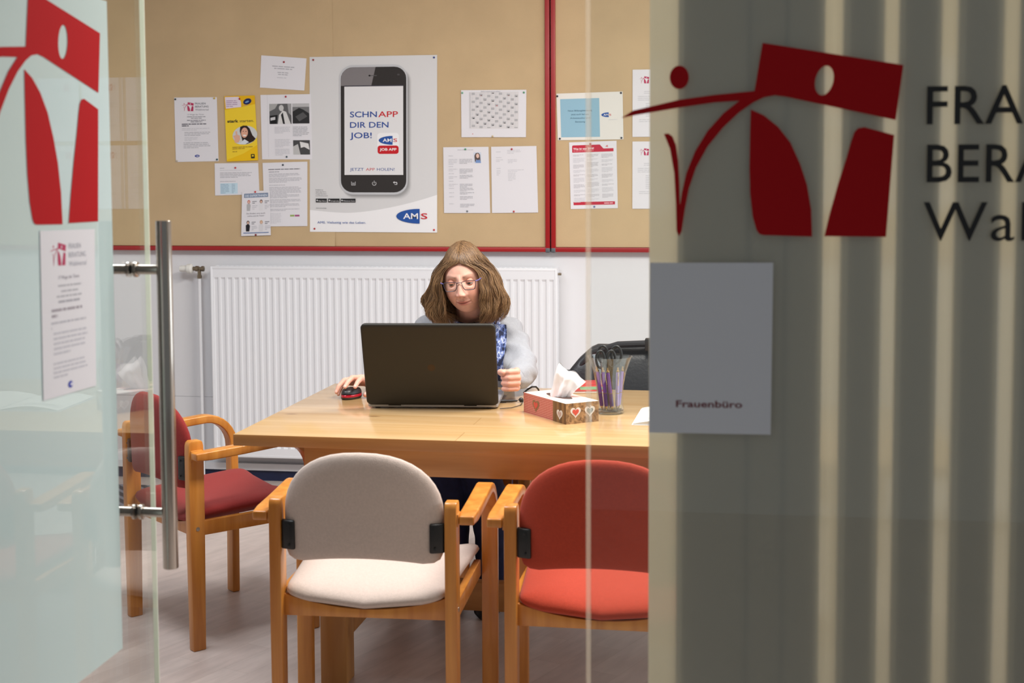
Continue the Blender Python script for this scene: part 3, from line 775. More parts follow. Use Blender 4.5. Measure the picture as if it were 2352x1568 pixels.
# ================================================================== table
def table():
    A, B = hz(535, 997, .74), hz(1490, 1025, .74)
    rz = math.atan2(B.y - A.y, B.x - A.x)
    Ln, D = 2.0, .982
    t = thing('table', 'long knotty pine table with the laptop and tissue box on it', 'table', (A.x, A.y, 0), rz)
    mb = MB(); mb.box((0, 0, .707), (Ln, D, .74)); mb.mats = []
    o = mb.build('tabletop', PINE_T, t, bevel=.002)
    o.data.materials.append(PINE_SHADED)
    for p in o.data.polygons:
        if abs(p.normal.z) < .5: p.material_index = 1
    ins, ap = .2, .045
    for lo, hi in (((ins, .035, .628), (Ln - ins, .035 + .028, .707)), ((ins, D - .063, .628), (Ln - ins, D - .035, .707)), ((ins, .063, .628), (ins + .028, D - .063, .707)), ((Ln - ins - .028, .063, .628), (Ln - ins, D - .063, .707))):
        q = MB(); q.box(lo, hi); q.build('apron', PINE_SHADED, t, bevel=.0015)
    for x in (ins + .03, Ln - ins - .11):
        for y in (.066, D - .146):
            q = MB()
            q.loft([[(x + dx, y + dy, z) for dx, dy in ((0, 0), (w, 0), (w, .08), (0, .08))] for z, w in ((0, .078), (.44, .078), (.47, .1), (.70, .1))])
            lg = q.build('leg', PINE_L, t, bevel=.002)
            for zz in (.33, .36):
                q = MB(); q.lathe([(.0005, 0), (.006, 0), (.006, -.003), (.0005, -.003)], c=(x + .03, y, zz if zz < .35 else .6), n=12, axis='y'); q.build('screw', SCREW, lg)
    q = MB(); q.box((ins + .06, D / 2 - .022, .11), (Ln - ins - .06, D / 2 + .022, .2)); q.build('stretcher', PINE_SHADED, t, bevel=.002)
    for x in (ins + .03, Ln - ins - .11):
        q = MB(); q.box((x + .018, .146, .11), (x + .06, D - .146, .2)); q.build('cross_rail', PINE_SHADED, t, bevel=.002)
    return t
TBL = table()

# ================================================================== armchairs (seat faces +Y, origin on the floor between the legs)
def make_chair(fabric, label, group):
    c = thing('armchair', label, 'chair', (0, 0, 0), 0, group)
    yr, yf = -.19, .205
    for s in (-1, 1):
        # rear post, gently tapered, rounded top
        q = MB()
        sec = [(-.0155, -.026), (.0155, -.026), (.0155, .026), (-.0155, .026)]
        R = []
        for z, k, dy in ((0, .82, -.0), (.3, .96, 0), (.42, 1, 0), (.62, 1, 0), (.645, .97, 0), (.656, .86, 0), (.662, .6, 0)):
            R.append([(s * .226 + a, yr + dy + b * k, z) for a, b in sec])
        q.loft(R); lg = q.build('rear_leg', BEECH, c, bevel=.0035)
        q = MB(); q.lathe([(.0005, 0), (.0065, 0), (.0065, s * .0015), (.003, s * .0015), (.0005, s * .0008)], c=(s * .2415, yr, .385), n=14, axis='x'); q.build('bolt', SCREW, lg)
        # bent arm running down into the front leg
        path = [(-.212, .617), (-.16, .618), (-.05, .622), (.06, .628)]
        for k in range(0, 9):
            a = pi / 2 * k / 8
            path.append((.10 + .105 * sin(a), .525 + .105 * cos(a)))
        path += [(.207, .40), (.205, .2), (.203, 0)]
        R = []
        for i, (y, z) in enumerate(path):
            y0, z0 = path[max(i - 1, 0)]; y1, z1 = path[min(i + 1, len(path) - 1)]
            d = Vector((0, y1 - y0, z1 - z0)).normalized(); nrm = Vector((0, -d.z, d.y))
            w, th = .0225, .014
            if i == 0: w, th = .019, .0115
            cx = s * .266 if z > .05 or True else 0
            ring = []
            for a, b in ((-w, -th), (w, -th), (w, th), (-w, th)):
                ring.append((cx + a, y + nrm.y * b, z + nrm.z * b))
            R.append(ring)
        q = MB(); q.loft(R); q.build('arm', BEECH, c, bevel=.0045, segs=3)
        q = MB(); q.box((s * .234 - .012, yr - .02, .60), (s * .234 + .012, yr + .02, .632)); q.build('arm_block', BEECH, c, bevel=.002)
        q = MB(); q.box((s * .232 - .010, yr + .02, .362), (s * .232 + .010, yf - .012, .408)); q.build('side_rail', BEECH, c, bevel=.003)
    # curved rear and front rails: upper edge follows the sag of the cushion
    for y, z0 in ((yr + .012, .354), (yf - .04, .364)):
        n = 14
        R = []
        for i in range(n + 1):
            x = -.214 + .428 * i / n; u = x / .214
            top = .412 - .036 * (1 - u * u)
            R.append([(x, y - .011, z0), (x, y + .011, z0), (x, y + .011, top), (x, y - .011, top)])
        q = MB(); q.loft(R); q.build('cross_rail', BEECH, c, bevel=.002)
    # seat cushion
    ol = []
    N = 72
    for k in range(N):
        a = 2 * pi * k / N
        ca, sa = cos(a), sin(a)
        e = .13
        x = abs(ca) ** e * (1 if ca > 0 else -1); y = abs(sa) ** e * (1 if sa > 0 else -1)
        hw = .2095 + .0285 * (y + 1) / 2
        ol.append((x * hw, .022 + y * .222))
    def seat(a, b, h):
        u = a / .225; v = (b - .022) / .222
        sag = -.036 * (1 - min(1, u * u)) + .006 * v - .02 * max(0, v - .55) ** 2 * 2
        dome = .010 * (1 - min(1, u * u)) * (1 - min(1, v * v)) if h > 0 else 0
        return (a, b, .430 + sag + h * (1.0 if h > 0 else .7) + dome * 1.4)
    q = MB(); q.pillow(ol, .064, seat, p=5); q.build('seat', fabric, c, ang=80)
    # backrest
    ol = []
    zb, zt, hw = .502, .788, .206
    pts = []
    for k in range(0, 21):
        a = pi * k / 20
        pts.append((hw * (abs(cos(a)) ** .86) * (1 if cos(a) >= 0 else -1), zb + .125 + (zt - zb - .125) * sin(a) ** .95))
    left = [(-hw, zb + .10), (-hw, zb + .06), (-hw + .002, zb + .028), (-hw + .010, zb + .010), (-hw + .026, zb + .001), (-hw + .05, zb)]
    bot = [(-hw + .05 + (2 * hw - .1) * k / 12, zb + .014 * (1 - (abs(k - 6) / 6.0) ** 2)) for k in range(1, 12)]
    right = [(-x, z) for x, z in reversed(left)]
    ol = pts + left + bot + right
    def back(a, b, h):
        u = a / hw
        return (a, yr + .004 - .034 * (1 - u * u) + h - .05 * max(0, (b - .55)) ** 1.2, b)
    q = MB(); q.pillow(ol, .042, back, p=7); bk = q.build('backrest', fabric, c, ang=80)
    for s in (-1, 1):
        q = MB()
        R = []
        for i in range(6):
            x = s * (.2095 - .036 * i / 5); u = x / hw
            y = yr + .004 - .034 * (1 - min(1, u * u)) - .05 * (.57 - .55) ** 1.2
            y2 = y - .0235 - (.003 if 0 < i < 5 else 0)
            R.append([(x, y - .012, .532), (x, y2, .534), (x, y2, .607), (x, y - .012, .609)])
        q.loft(R); br = q.build('back_bracket', BLACKP, c, bevel=.003)
        for zz in (.546, .596):
            q = MB(); q.lathe([(.0005, 0), (.0035, 0), (.0035, -.001), (.0005, -.0012)], c=(s * .188, yr - .0315, zz), n=10, axis='y'); q.build('screw', BLACKP, br)
    return c
grp = 'armchairs around the table'
ca, cb = hz(631, 1140, .662), hz(1033, 1150, .662)
mid = (ca + cb) / 2
ch_beige = make_chair(FAB_BEI, 'beige upholstered beech armchair with its back to us, at the front of the table', grp)
ch_beige.location = (mid.x, mid.y + .19, 0); ch_beige.rotation_euler = (0, 0, math.atan2(cb.y - ca.y, cb.x - ca.x))
rl = hz(1174, 1158, .662)
ch_red = make_chair(FAB_RED, 'red upholstered armchair beside the beige one, half hidden by the grey frosted panel', grp)
ch_red.location = (rl.x + .228, rl.y + .19, 0); ch_red.rotation_euler = (0, 0, radians(-.5))
P1, P2 = hz(308, 1411, 0), hz(458, 1493, 0)
d = (P2 - P1).normalized(); f = Vector((-d.y, d.x, 0)); m = (P1 + P2) / 2 + f * .19
ch_w = make_chair(FAB_WINE_DIM, 'wine red upholstered armchair at the left end of the table, partly behind the door handle', grp); ch_w.location = (m.x, m.y, 0); ch_w.rotation_euler = (0, 0, math.atan2(d.y, d.x))
dup(ch_red, (-.985, 5.12, 0), pi, 'red armchair behind the table that the woman sits on', grp)
dup(ch_red, (-.335, 5.15, 0), pi, 'red armchair behind the table that carries the black bag', grp)

# ================================================================== laptop
LID = pmat('dark_laptop_shell', (36, 33, 27), .5, spec=.45, bump=.12, bscale=900, stretch=(.3, .3, 6))
SILV = pmat('silver_deck', (170, 172, 178), .35, .6)
def rrect(x0, y0, x1, y1, r, n=6):
    pts = []
    for cx, cy, a0 in ((x1 - r, y0 + r, -90), (x1 - r, y1 - r, 0), (x0 + r, y1 - r, 90), (x0 + r, y0 + r, 180)):
        for q in range(n + 1):
            a = radians(a0 + 90 * q / n); pts.append((cx + r * cos(a), cy + r * sin(a)))
    return pts
def laptop():
    A, B = hz(847, 934, .744), hz(1141, 936, .744)
    w = (B - A).length; m = (A + B) / 2
    t = thing('laptop', 'open dark laptop seen from behind on the pine table', 'laptop', (m.x, m.y, .74), math.atan2(B.y - A.y, B.x - A.x))
    hw = w / 2 + .004
    q = MB(); ol = rrect(-hw, 0, hw, .275, .018)
    q.loft([[(x, y, z) for x, y in ol] for z in (.004, .019)]); bs = q.build('base', SILV, t, bevel=.002)
    q = MB(); q.loft([[(x, y, .0192) for x, y in rrect(-hw + .05, .03, hw - .05, .15, .004)], [(x, y, .0205) for x, y in rrect(-hw + .05, .03, hw - .05, .15, .004)]]); q.build('keyboard', BLACKP, t)
    for x in (-hw + .03, hw - .03):
        for y in (.02, .25):
            q = MB(); q.lathe([(.0005, 0), (.008, 0), (.008, .005), (.0005, .005)], c=(x, y, 0), n=12); q.build('rubber_foot', BLACKP, t)
    lean = radians(22)
    def L(x, h, d):   # height along the lid, depth towards the viewer positive
        return (x, .004 - h * sin(lean) - d * cos(lean), .012 + h * cos(lean) - d * sin(lean))
    q = MB(); ol = rrect(-hw - .002, 0, hw + .002, .290, .016)
    ins = lambda e: [(x * (1 - e / hw), .145 + (y - .145) * (1 - e / .145)) for x, y in ol]
    q.loft([[L(x, y, -.004) for x, y in ins(.001)], [L(x, y, .002) for x, y in ol], [L(x, y, .005) for x, y in ins(.0015)], [L(x, y, .0068) for x, y in ins(.005)], [L(x, y, .0075) for x, y in ins(.012)]])
    ld = q.build('lid', LID, t, ang=50)
    q = MB(); q.loft([[L(x, y, -.0045) for x, y in rrect(-hw + .012, .022, hw - .012, .278, .003)], [L(x, y, -.005) for x, y in rrect(-hw + .012, .022, hw - .012, .278, .003)]]); q.build('screen', BLACKP, ld)
    q = MB(); n = 20
    q.loft([[L(.004 + r * cos(2 * pi * k / n), .138 + r * sin(2 * pi * k / n), d) for k in range(n)] for r, d in ((.012, .0074), (.012, .0078), (.0105, .0079))])
    q.build('round_emblem', pmat('lid_emblem', (58, 42, 28), .3, .4), ld)
    for x in (-.12, .12):
        q = MB(); q.lathe([(.0005, -.02), (.006, -.02), (.006, .02), (.0005, .02)], c=(x, .004, .013), n=12, axis='x'); q.build('hinge', BLACKP, t)
    return t
laptop()

# ================================================================== mouse
def mouse():
    t = thing('computer_mouse', 'black and red computer mouse under her hand', 'mouse', (-1.240, 4.527, .74), radians(-14))
    def shell(zs, top, mat, name, k0, k1):
        ol = ell(0, 0, .031, .051, 0, 36)
        q = MB()
        R = []
        for k, z in zs:
            R.append([(x * k * (1 - .12 * abs(y / .051)), y * k, z + (top * (.75 - .25 * (y / .051)) if z > .016 else 0) * (1 - k * .55)) for x, y in ol])
        q.loft(R); return q.build(name, mat, t, ang=70)
    shell([(.90, .0), (.97, .003), (.99, .008)], 0, BLACKP, 'base', 0, 0)
    shell([(.99, .008), (1.0, .012), (.97, .016)], 0, pmat('red_gloss', (168, 18, 40), .2, coat=.5), 'red_band', 0, 0)
    shell([(.97, .0161), (.93, .0225), (.82, .0285), (.6, .031), (.3, .0322), (.06, .0325)], .006, pmat('mouse_black', (30, 30, 32), .4), 'shell', 0, 0)
    q = MB(); q.lathe([(.0005, -.004), (.008, -.004), (.009, 0), (.008, .004), (.0005, .004)], c=(0, -.03, .0255), n=16, axis='x'); q.build('scroll_wheel', BLACKP, t)
mouse()

# ================================================================== audio cable
q = MB()
pa = hz(1147, 921, .746); pb = hz(1188, 920, .746)
u = (pb - pa).normalized()
q.tube([pa, pa + u * .022, pa + u * .0225, pa + u * .04, pb], [.0055, .0055, .0045, .0045, .003], 12)
cab = tag(q.build('audio_cable', BLACKP), 'black audio cable with plug lying between laptop and tissue box', 'cable')
q = MB(); ps = [pb, hz(1197, 914, .75), hz(1202, 921, .744), hz(1196, 930, .742), hz(1175, 936, .742), hz(1148, 938, .742)]
q.tube(ps, .0012, 6); q.build('wire', BLACKP, cab)
q = MB(); p = hz(1197, 918, .748); q.ball(p, .008, None, 12); q.build('connector', BLACKP, cab)
q = MB(); ps = [hz(1203, 902, .742), hz(1212, 894, .752), hz(1222, 888, .762), hz(1231, 888, .762), hz(1236, 893, .75), hz(1238, 898, .742)]
q.tube(ps, .003, 8)
tag(q.build('cable', BLACKP), 'short grey loop of cable behind the tissue box, by her elbow', 'cable')

# ================================================================== tissue box
def sm_(a, b, x):
    t = max(0, min(1, (x - a) / (b - a))); return t * t * (3 - 2 * t)
def tissue_box():
    A, B, Cc = hz(1203, 946, .74), hz(1300, 975, .74), hz(1371, 966, .74)
    L1, L2 = .235, .112
    d = (A - B).normalized(); e = Vector((-d.y, d.x, 0))
    if e.dot(Cc - B) < 0: e = -e
    L1 = min((A - B).length, .26)
    L2 = (Cc - B).dot(e)
    o = B + d * L1 / 2 + e * L2 / 2; H = .062
    t = thing('tissue_box', 'tissue box printed with red gingham, planks and hearts', 'tissue box', (o.x, o.y, .74), math.atan2(d.y, d.x))
    # local x runs away from the near corner, local y over the short side
    sgn = 1 if Vector((-d.y, d.x, 0)).dot(e) > 0 else -1
    hx_, hy_ = L1 / 2, L2 / 2
    GING = None
    m, N, Lk, b = newmat('gingham_print'); b.inputs['Roughness'].default_value = .6
    tc = N.new('ShaderNodeTexCoord'); sp = N.new('ShaderNodeSeparateXYZ'); Lk.new(tc.outputs['Object'], sp.inputs[0])
    def wave(o_):
        a = N.new('ShaderNodeMath'); a.operation = 'MULTIPLY'; a.inputs[1].default_value = 2 * pi / .0052; Lk.new(o_, a.inputs[0])
        s_ = N.new('ShaderNodeMath'); s_.operation = 'SINE'; Lk.new(a.outputs[0], s_.inputs[0])
        g = N.new('ShaderNodeMath'); g.operation = 'GREATER_THAN'; g.inputs[1].default_value = .2; Lk.new(s_.outputs[0], g.inputs[0]); return g.outputs[0]
    ad = N.new('ShaderNodeMath'); ad.operation = 'ADD'; Lk.new(wave(sp.outputs[0]), ad.inputs[0]); Lk.new(wave(sp.outputs[2]), ad.inputs[1])
    dv = N.new('ShaderNodeMath'); dv.operation = 'DIVIDE'; dv.inputs[1].default_value = 2; Lk.new(ad.outputs[0], dv.inputs[0])
    mx = N.new('ShaderNodeMix'); mx.data_type = 'RGBA'; mx.inputs[6].default_value = rgb((178, 52, 42)); mx.inputs[7].default_value = rgb((236, 176, 160)); Lk.new(dv.outputs[0], mx.inputs[0]); Lk.new(mx.outputs[2], b.inputs[0])
    GING = m
    PLK = wood('plank_print', (190, 150, 104), (104, 74, 44), axis=0, scale=26, rough=.6, coat=0)
    PLV = wood('plank_print_upright', (150, 112, 72), (88, 60, 36), axis=2, scale=26, rough=.6, coat=0)
    PINK = pmat('pale_gingham_top', (236, 196, 186), .55, var=.08, vscale=200)
    q = MB()
    xs = -hx_ + L1 * .30
    for (x0, x1, ms) in ((-hx_, xs, PLV), (xs, hx_, GING)):
        for yy in (-hy_, hy_):
            q.add([(x0, yy, 0), (x1, yy, 0), (x1, yy, H), (x0, yy, H)], [(0, 1, 2, 3)], ms)
        q.add([(x0, -hy_, H), (x1, -hy_, H), (x1, hy_, H), (x0, hy_, H)], [(0, 1, 2, 3)], PINK if ms is GING else PAPER2)
        q.add([(x0, -hy_, 0), (x1, -hy_, 0), (x1, hy_, 0), (x0, hy_, 0)], [(0, 3, 2, 1)], PAPER)
    q.add([(-hx_, -hy_, 0), (-hx_, hy_, 0), (-hx_, hy_, H), (-hx_, -hy_, H)], [(0, 1, 2, 3)], PLK)
    q.add([(hx_, -hy_, 0), (hx_, hy_, 0), (hx_, hy_, H), (hx_, -hy_, H)], [(0, 1, 2, 3)], GING)
    q.build('carton', None, t, smooth=False)
    def heart(fn, w, mat, name):
        pts = []
        for k in range(40):
            a = 2 * pi * k / 40
            pts.append((16 * sin(a) ** 3 / 32 * w, (13 * cos(a) - 5 * cos(2 * a) - 2 * cos(3 * a) - cos(4 * a)) / 32 * w))
        q = MB()
        for c_, s_, lv in (((mat), 1.0, .0006), (None, .62, .0012)):
            vs, tr = tess([[(x * s_, y * s_) for x, y in pts]])
            q.add([fn(v.x, v.y, lv) for v in vs], tr, mat[0] if s_ == 1.0 else mat[1])
        q.build(name, None, t, smooth=False)
    WH, RG, BRN = ink((232, 226, 220)), ink((214, 92, 78)), ink((150, 116, 84))
    yn = -hy_ * sgn          # the long side that faces the viewer
    heart(lambda a, b_, l: (hx_ * .40 - a, yn - sgn * l, H * .52 + b_), .042, (BRN, RG), 'printed_heart')
    heart(lambda a, b_, l: (-hx_ + L1 * .14 - a, yn - sgn * l, H * .42 + b_), .034, (WH, ink((196, 170, 160))), 'printed_heart')
    for k, (c1) in ((-.42, RG), (.45, ink((130, 140, 140)))):
        heart(lambda a, b_, l: (-hx_ - l, sgn * (k * hy_) + a, H * .56 + b_), .036, (WH, c1), 'printed_heart')
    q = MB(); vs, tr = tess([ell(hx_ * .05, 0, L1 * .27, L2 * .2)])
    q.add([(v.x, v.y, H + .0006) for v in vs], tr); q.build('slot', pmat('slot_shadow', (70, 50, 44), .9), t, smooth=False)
    # pulled tissue: a closed pleated hood rising out of the slot and flopping over to one side
    inv = Matrix.Rotation(-t.rotation_euler.z, 3, 'Z')
    q = MB(); NU, NV = 72, 22; R = []
    for j in range(NV + 1):
        v = j / NV; row = []
        for i in range(NU):
            a = 2 * pi * i / NU
            u_ = (1 - cos(a)) / 2
            xb = -.030 + .058 * u_
            xt = -.014 + .092 * u_ ** 1.15
            zt = .066 + .040 * math.exp(-((u_ - .18) / .22) ** 2) + .016 * math.exp(-((u_ - .62) / .22) ** 2) - .016 * sm_(.7, 1, u_)
            x = xb + (xt - xb) * v ** 1.25
            dep = (.013 + .006 * v) * sin(a) - .010 * abs(sin(2.2 * pi * u_ + .5)) * (.5 + .7 * v) * (1 if sin(a) < 0 else .3)
            dep *= 1 - .75 * sm_(.72, 1.0, v)
            x += .004 * noise.noise((u_ * 6, v * 3, a)); dep += .004 * noise.noise((u_ * 7, v * 4, a * .7))
            p = inv @ Vector((x, dep, 0))
            row.append((p.x, p.y, H - .004 + zt * v + .003 * noise.noise((u_ * 9, v * 2, 4)) * v))
        R.append(row)
    q.loft(R, cap=False)
    ti = q.build('tissue', pmat('tissue_paper', (246, 245, 247), .9, spec=.1), t, ang=40)
tissue_box()

# ================================================================== magazine behind the tissue box
p = hz(1338, 893, .74)
mz = thing('magazine', 'folded magazine with red and green cover behind the tissue', 'magazine', (p.x + .0, p.y + .03, .7402), radians(12))
q = MB(); q.box((-.09, -.12, 0), (.085, .12, .006)); q.build('pages', PAPER, mz, bevel=.001)
q = MB(); q.box((-.091, -.121, .006), (.086, .121, .0075)); q.build('cover', pmat('magazine_cover', (190, 60, 56), .4, var=.35, vscale=18), mz)
q = MB(); q.box((-.02, -.1, .0077), (.06, -.03, .008)); q.build('cover_picture', pmat('cover_green', (120, 150, 110), .4, var=.3, vscale=40), mz)

# ================================================================== glass with pens and scissors
VC = hz(1400, 948, .742)
VC = Vector((VC.x, VC.y + .012, .7402))
def vase():
    t = thing('glass_vase', 'flared clear glass holding purple pens and scissors', 'vase', VC)
    prof_o = [(.001, 0), (.040, 0), (.0435, .004), (.0435, .014), (.041, .03), (.0405, .06), (.044, .095), (.052, .13), (.062, .158), (.0695, .176)]
    prof_i = [(.068, .1765), (.060, .158), (.050, .13), (.042, .095), (.0385, .06), (.0385, .03), (.0375, .012), (.001, .010)]
    q = MB(); q.lathe(prof_o + prof_i, n=48); q.build('glass_body', glass('vase_glass', (.95, .97, .97), .06), t, ang=60)
    q = MB(); q.lathe([(.001, .0003), (.039, .0003), (.042, .004), (.042, .0095), (.001, .0098)], n=40); q.build('base', glass('vase_base_glass', (.95, .97, .97), .2), t)
vase()
PURP = pmat('purple_metal', (104, 44, 156), .3, .35, coat=.4); PURPD = pmat('dark_purple_grip', (76, 26, 118), .4); GOLD = pmat('pale_gold', (214, 180, 128), .25, 1.0)
PURPL = pmat('lilac_metal', (164, 140, 206), .3, .35, coat=.4)
def pen(body, label):
    t = thing('ballpoint_pen', label, 'pen', (0, 0, 0), 0, 'purple pens in the glass')
    q = MB(); q.lathe([(.0005, .012), (.0048, .013), (.0055, .02), (.0055, .052), (.0005, .0525)], n=14); q.build('grip', PURPD if body is PURP else body, t)
    q = MB(); q.lathe([(.0005, .054), (.0052, .0542), (.0055, .06), (.0048, .118), (.0005, .119)], n=14); q.build('barrel', body, t)
    q = MB(); q.lathe([(.0004, 0), (.0008, .0005), (.0034, .009), (.0046, .0128), (.0005, .0129)], n=12); q.lathe([(.0005, .0524), (.0056, .0526), (.0056, .0538), (.0005, .054)], n=14); q.lathe([(.0005, .1188), (.0046, .119), (.0042, .124), (.0022, .125), (.0022, .133), (.0005, .1335)], n=12); q.build('metal_trim', GOLD, t)
    q = MB(); q.tube([(0, -.0052, .116), (0, -.0075, .112), (0, -.0072, .09), (0, -.0062, .078)], [.0014, .0016, .0015, .0012], 8); q.build('clip', GOLD, t)
    return t
pl = [(-.022, -.017, -.036, -.012), (-.0075, -.026, -.019, -.02), (.010, -.024, -.0035, -.026), (.0235, -.0125, .026, -.02), (-.0245, .006, -.040, .006), (.026, .006, .037, .008)]
lbl = ['leftmost of the three dark purple pens at the front of the glass', 'middle of the three dark purple pens at the front of the glass', 'purple pen with its gold clip turned to us, right of the dark ones', 'pale lilac pen at the right inside of the glass', 'purple pen leaning against the left rear inside of the glass', 'lilac pen at the right rear inside of the glass']
pens = [pen(PURP, lbl[0]), None, None, pen(PURPL, lbl[3]), None, None]
for i, (x0, y0, x1, y1) in enumerate(pl):
    src = pens[3] if i in (3, 5) else pens[0]
    o = pens[i] or dup(src, (0, 0, 0), 0, lbl[i])
    d = Vector((x1 - x0, y1 - y0, .115))
    o.location = (VC.x + x0, VC.y + y0, VC.z + .0115)
    o.scale = (1.1, 1.1, 1.0)
    o.rotation_mode = 'QUATERNION'; o.rotation_quaternion = d.to_track_quat('Z', 'Y')
def scissors(label, dx, dy, rz, h, w):
    t = thing('scissors', label, 'scissors', (VC.x + dx, VC.y + dy, VC.z + .012), rz)
    for s in (-1, 1):
        q = MB(); q.loft([[(s * (.002 + a), s * .0012 + b, z) for a, b in ((-.004 * k, -.0009), (.004 * k, -.0009), (.004 * k, .0009), (-.004 * k, .0009))] for z, k in ((0, .15), (.02, .8), (.085, 1.5))]); q.build('blade', pmat('blade_steel', (150, 146, 138), .3, 1.0), t)
        q = MB(); n = 22
        q.tube([(s * (.0045 + w + w * cos(2 * pi * k / n)), s * .003, h + .026 * sin(2 * pi * k / n)) for k in range(n)], .0042, 10, closed=True)
        q.tube([(s * .003, s * .002, .082), (s * .004, s * .003, .1), (s * .012, s * .003, h - .02)], [.005, .006, .0045], 10)
        q.build('handle', BLACKP, t)
    return t
scissors('black handled scissors in the glass, front pair', -.012, -.010, radians(10), .156, .0125)
scissors('black handled scissors in the glass, pair behind with larger loops', -.002, .012, radians(-8), .168, .016)

# ================================================================== open booklet
def booklet():
    p = hz(1454, 974, .742)
    t = thing('booklet', 'open white booklet at the front edge of the frosted panel', 'booklet', (p.x, p.y, .7402), radians(-2))
    for s, nm in ((0, 'page_block'), (1, 'page_block')):
        q = MB(); R = []
        for i in range(15):
            u_ = i / 14.0
            x = u_ * .2 if s == 0 else .2 + u_ * .2
            h = (.004 + .012 * sin(pi * min(1, u_ * 1.05)) ** 1) if s == 0 else (.004 + .014 * sin(pi * (1 - u_) * .95))
            h = max(h, .0035)
            R.append([(x, 0, .0006), (x, .28, .0006), (x, .28, h), (x, 0, h)])
        q.loft(R); q.build(nm, PAPER2, t, ang=30)
    q = MB(); q.box((-.004, -.003, 0), (.404, .283, .0006)); q.build('cover', PAPER, t, smooth=False)
    q = MB(); R = [[(x, y, .0058 + .012 * sin(pi * min(1, x / .2 * 1.05))) for x in (.012 + .17 * i / 12 for i in range(13))] for y in (.03, .0325)]
    q.grid(R); R = [[(x, y, .0058 + .012 * sin(pi * min(1, x / .2 * 1.05))) for x in (.012 + .17 * i / 12 for i in range(13))] for y in (.05, .0525)]
    q.grid(R); q.build('printed_rule', ink((120, 120, 130)), t)
booklet()

# ================================================================== black bag on the chair behind the table
LEA = pmat('black_leather', (38, 39, 43), .38, spec=.5, bump=.35, bscale=120)
def bag():
    bx, by, bz = -.335, 5.06, .474
    t = thing('handbag', 'black leather bag with strap behind the glass of pens', 'bag', (bx, by, bz), 0)
    q = MB(); R = []
    ol = rrect(-.5, -.5, .5, .5, .14, 5)
    for z, w, d, ox in ((0, .42, .17, 0), (.03, .44, .20, 0), (.12, .445, .21, 0), (.185, .45, .20, 0), (.22, .50, .19, 0), (.28, .52, .16, .005), (.34, .45, .11, .02), (.38, .38, .07, .03), (.392, .33, .03, .03)):
        R.append([(x * w + ox + .006 * noise.noise((x * 4, z * 9, 2)), y * d + .01 * noise.noise((x * 5, z * 9, y * 3)), z) for x, y in ol])
    q.loft(R); q.build('body', LEA, t, ang=60)
    q = MB(); q.tube([(-.20, -.05, .31), (-.15, -.06, .37), (-.06, -.062, .398), (.05, -.062, .404), (.14, -.06, .398), (.2, -.055, .35)], [.010, .011, .012, .012, .011, .010], 10, flat=1.3); q.build('handle', LEA, t)
    q = MB(); q.box((.035, -.078, .378), (.085, -.045, .422)); q.build('handle_wrap', BLACKP, t, bevel=.004)
    q = MB(); q.tube([(-.245, -.06, .30), (-.235, -.102, .25), (-.215, -.115, .19)], .012, 10, flat=1.6); q.build('strap', LEA, t)
    q = MB(); q.box((-.25, -.118, .215), (-.215, -.105, .25)); q.build('buckle', STEEL, t, bevel=.003)
bag()

# ================================================================== glass door, standing open
DX = -1.185
FY0, FY1 = 1.90, 2.60
def door():
    d = struct(link('door_1', None)); d.location = (DX, 1.86, 0)
    ox, oy = DX, 1.86
    def mk(q, name, mat, **k):
        q.v = [(x - ox, y - oy, z) for x, y, z in q.v]
        return q.build(name, mat, d, **k)
    q = MB(); q.box((DX - .010, 1.86, .012), (DX, 2.7755, 2.10)); mk(q, 'glass_pane', CLEAR, smooth=False)
    q = MB(); q.box((DX - .010, 2.7756, .012), (DX, 2.7785, 2.10)); mk(q, 'glass_edge', EDGE, smooth=False)
    q = MB(); q.add([(DX + .0006, FY0, .551), (DX + .0006, FY1, .551), (DX + .0006, FY1, 1.815), (DX + .0006, FY0, 1.815)], [(0, 1, 2, 3)]); mk(q, 'frosted_film', FILM_L, smooth=False)
    # emblem: matched on the film
    a, b = hx(222, 213, DX), hx(226, 508, DX)
    ky = (a.z - b.z) / (1195 - 538.0)
    u0 = hx(222, 77, DX); u1 = hx(142, 514, DX)
    kx = (a.y + b.y - 2 * u1.y) / (2 * (1590 - 1157.0))
    y_at = lambda x: u1.y + (x - 1157) * kx
    z_at = lambda y: a.z - (y - 538) * ky
    q = MB(); emblem(q, lambda x, y: (DX + .0016, y_at(x), z_at(y)), None); mk(q, 'emblem', LOGO, smooth=False)
    # pull handles either side, joined through the pane
    yb = 2.702
    for s, x in ((1, DX + .062), (-1, DX - .072)):
        q = MB(); q.lathe([(.001, .686), (.0145, .686), (.0155, .6875), (.0155, 1.3905), (.0145, 1.392), (.001, 1.392)], c=(x, yb, 0), n=28)
        h = mk(q, 'pull_handle', STEEL)
        for z in (.800, 1.294):
            q = MB(); xa, xb = (DX, x - .008) if s > 0 else (x + .008, DX - .010)
            q.lathe([(.001, xa), (.0098, xa), (.0098, xb), (.001, xb)], c=(0, yb, z), n=20, axis='x')
            xr = DX if s > 0 else DX - .010
            q.lathe([(.010, xr), (.0155, xr), (.0155, xr + s * .005), (.0135, xr + s * .0065), (.010, xr + s * .0065)], c=(0, yb, z), n=24, axis='x')
            q.v = [(x_ - ox, y_ - oy, z_) for x_, y_, z_ in q.v]
            q.build('standoff', STEEL, h)
    for z0, z1 in ((.0, .07), (2.05, 2.12)):
        q = MB(); q.box((DX - .02, 1.87, z0), (DX + .01, 2.02, z1)); mk(q, 'pivot_fitting', STEEL, bevel=.002)
door()
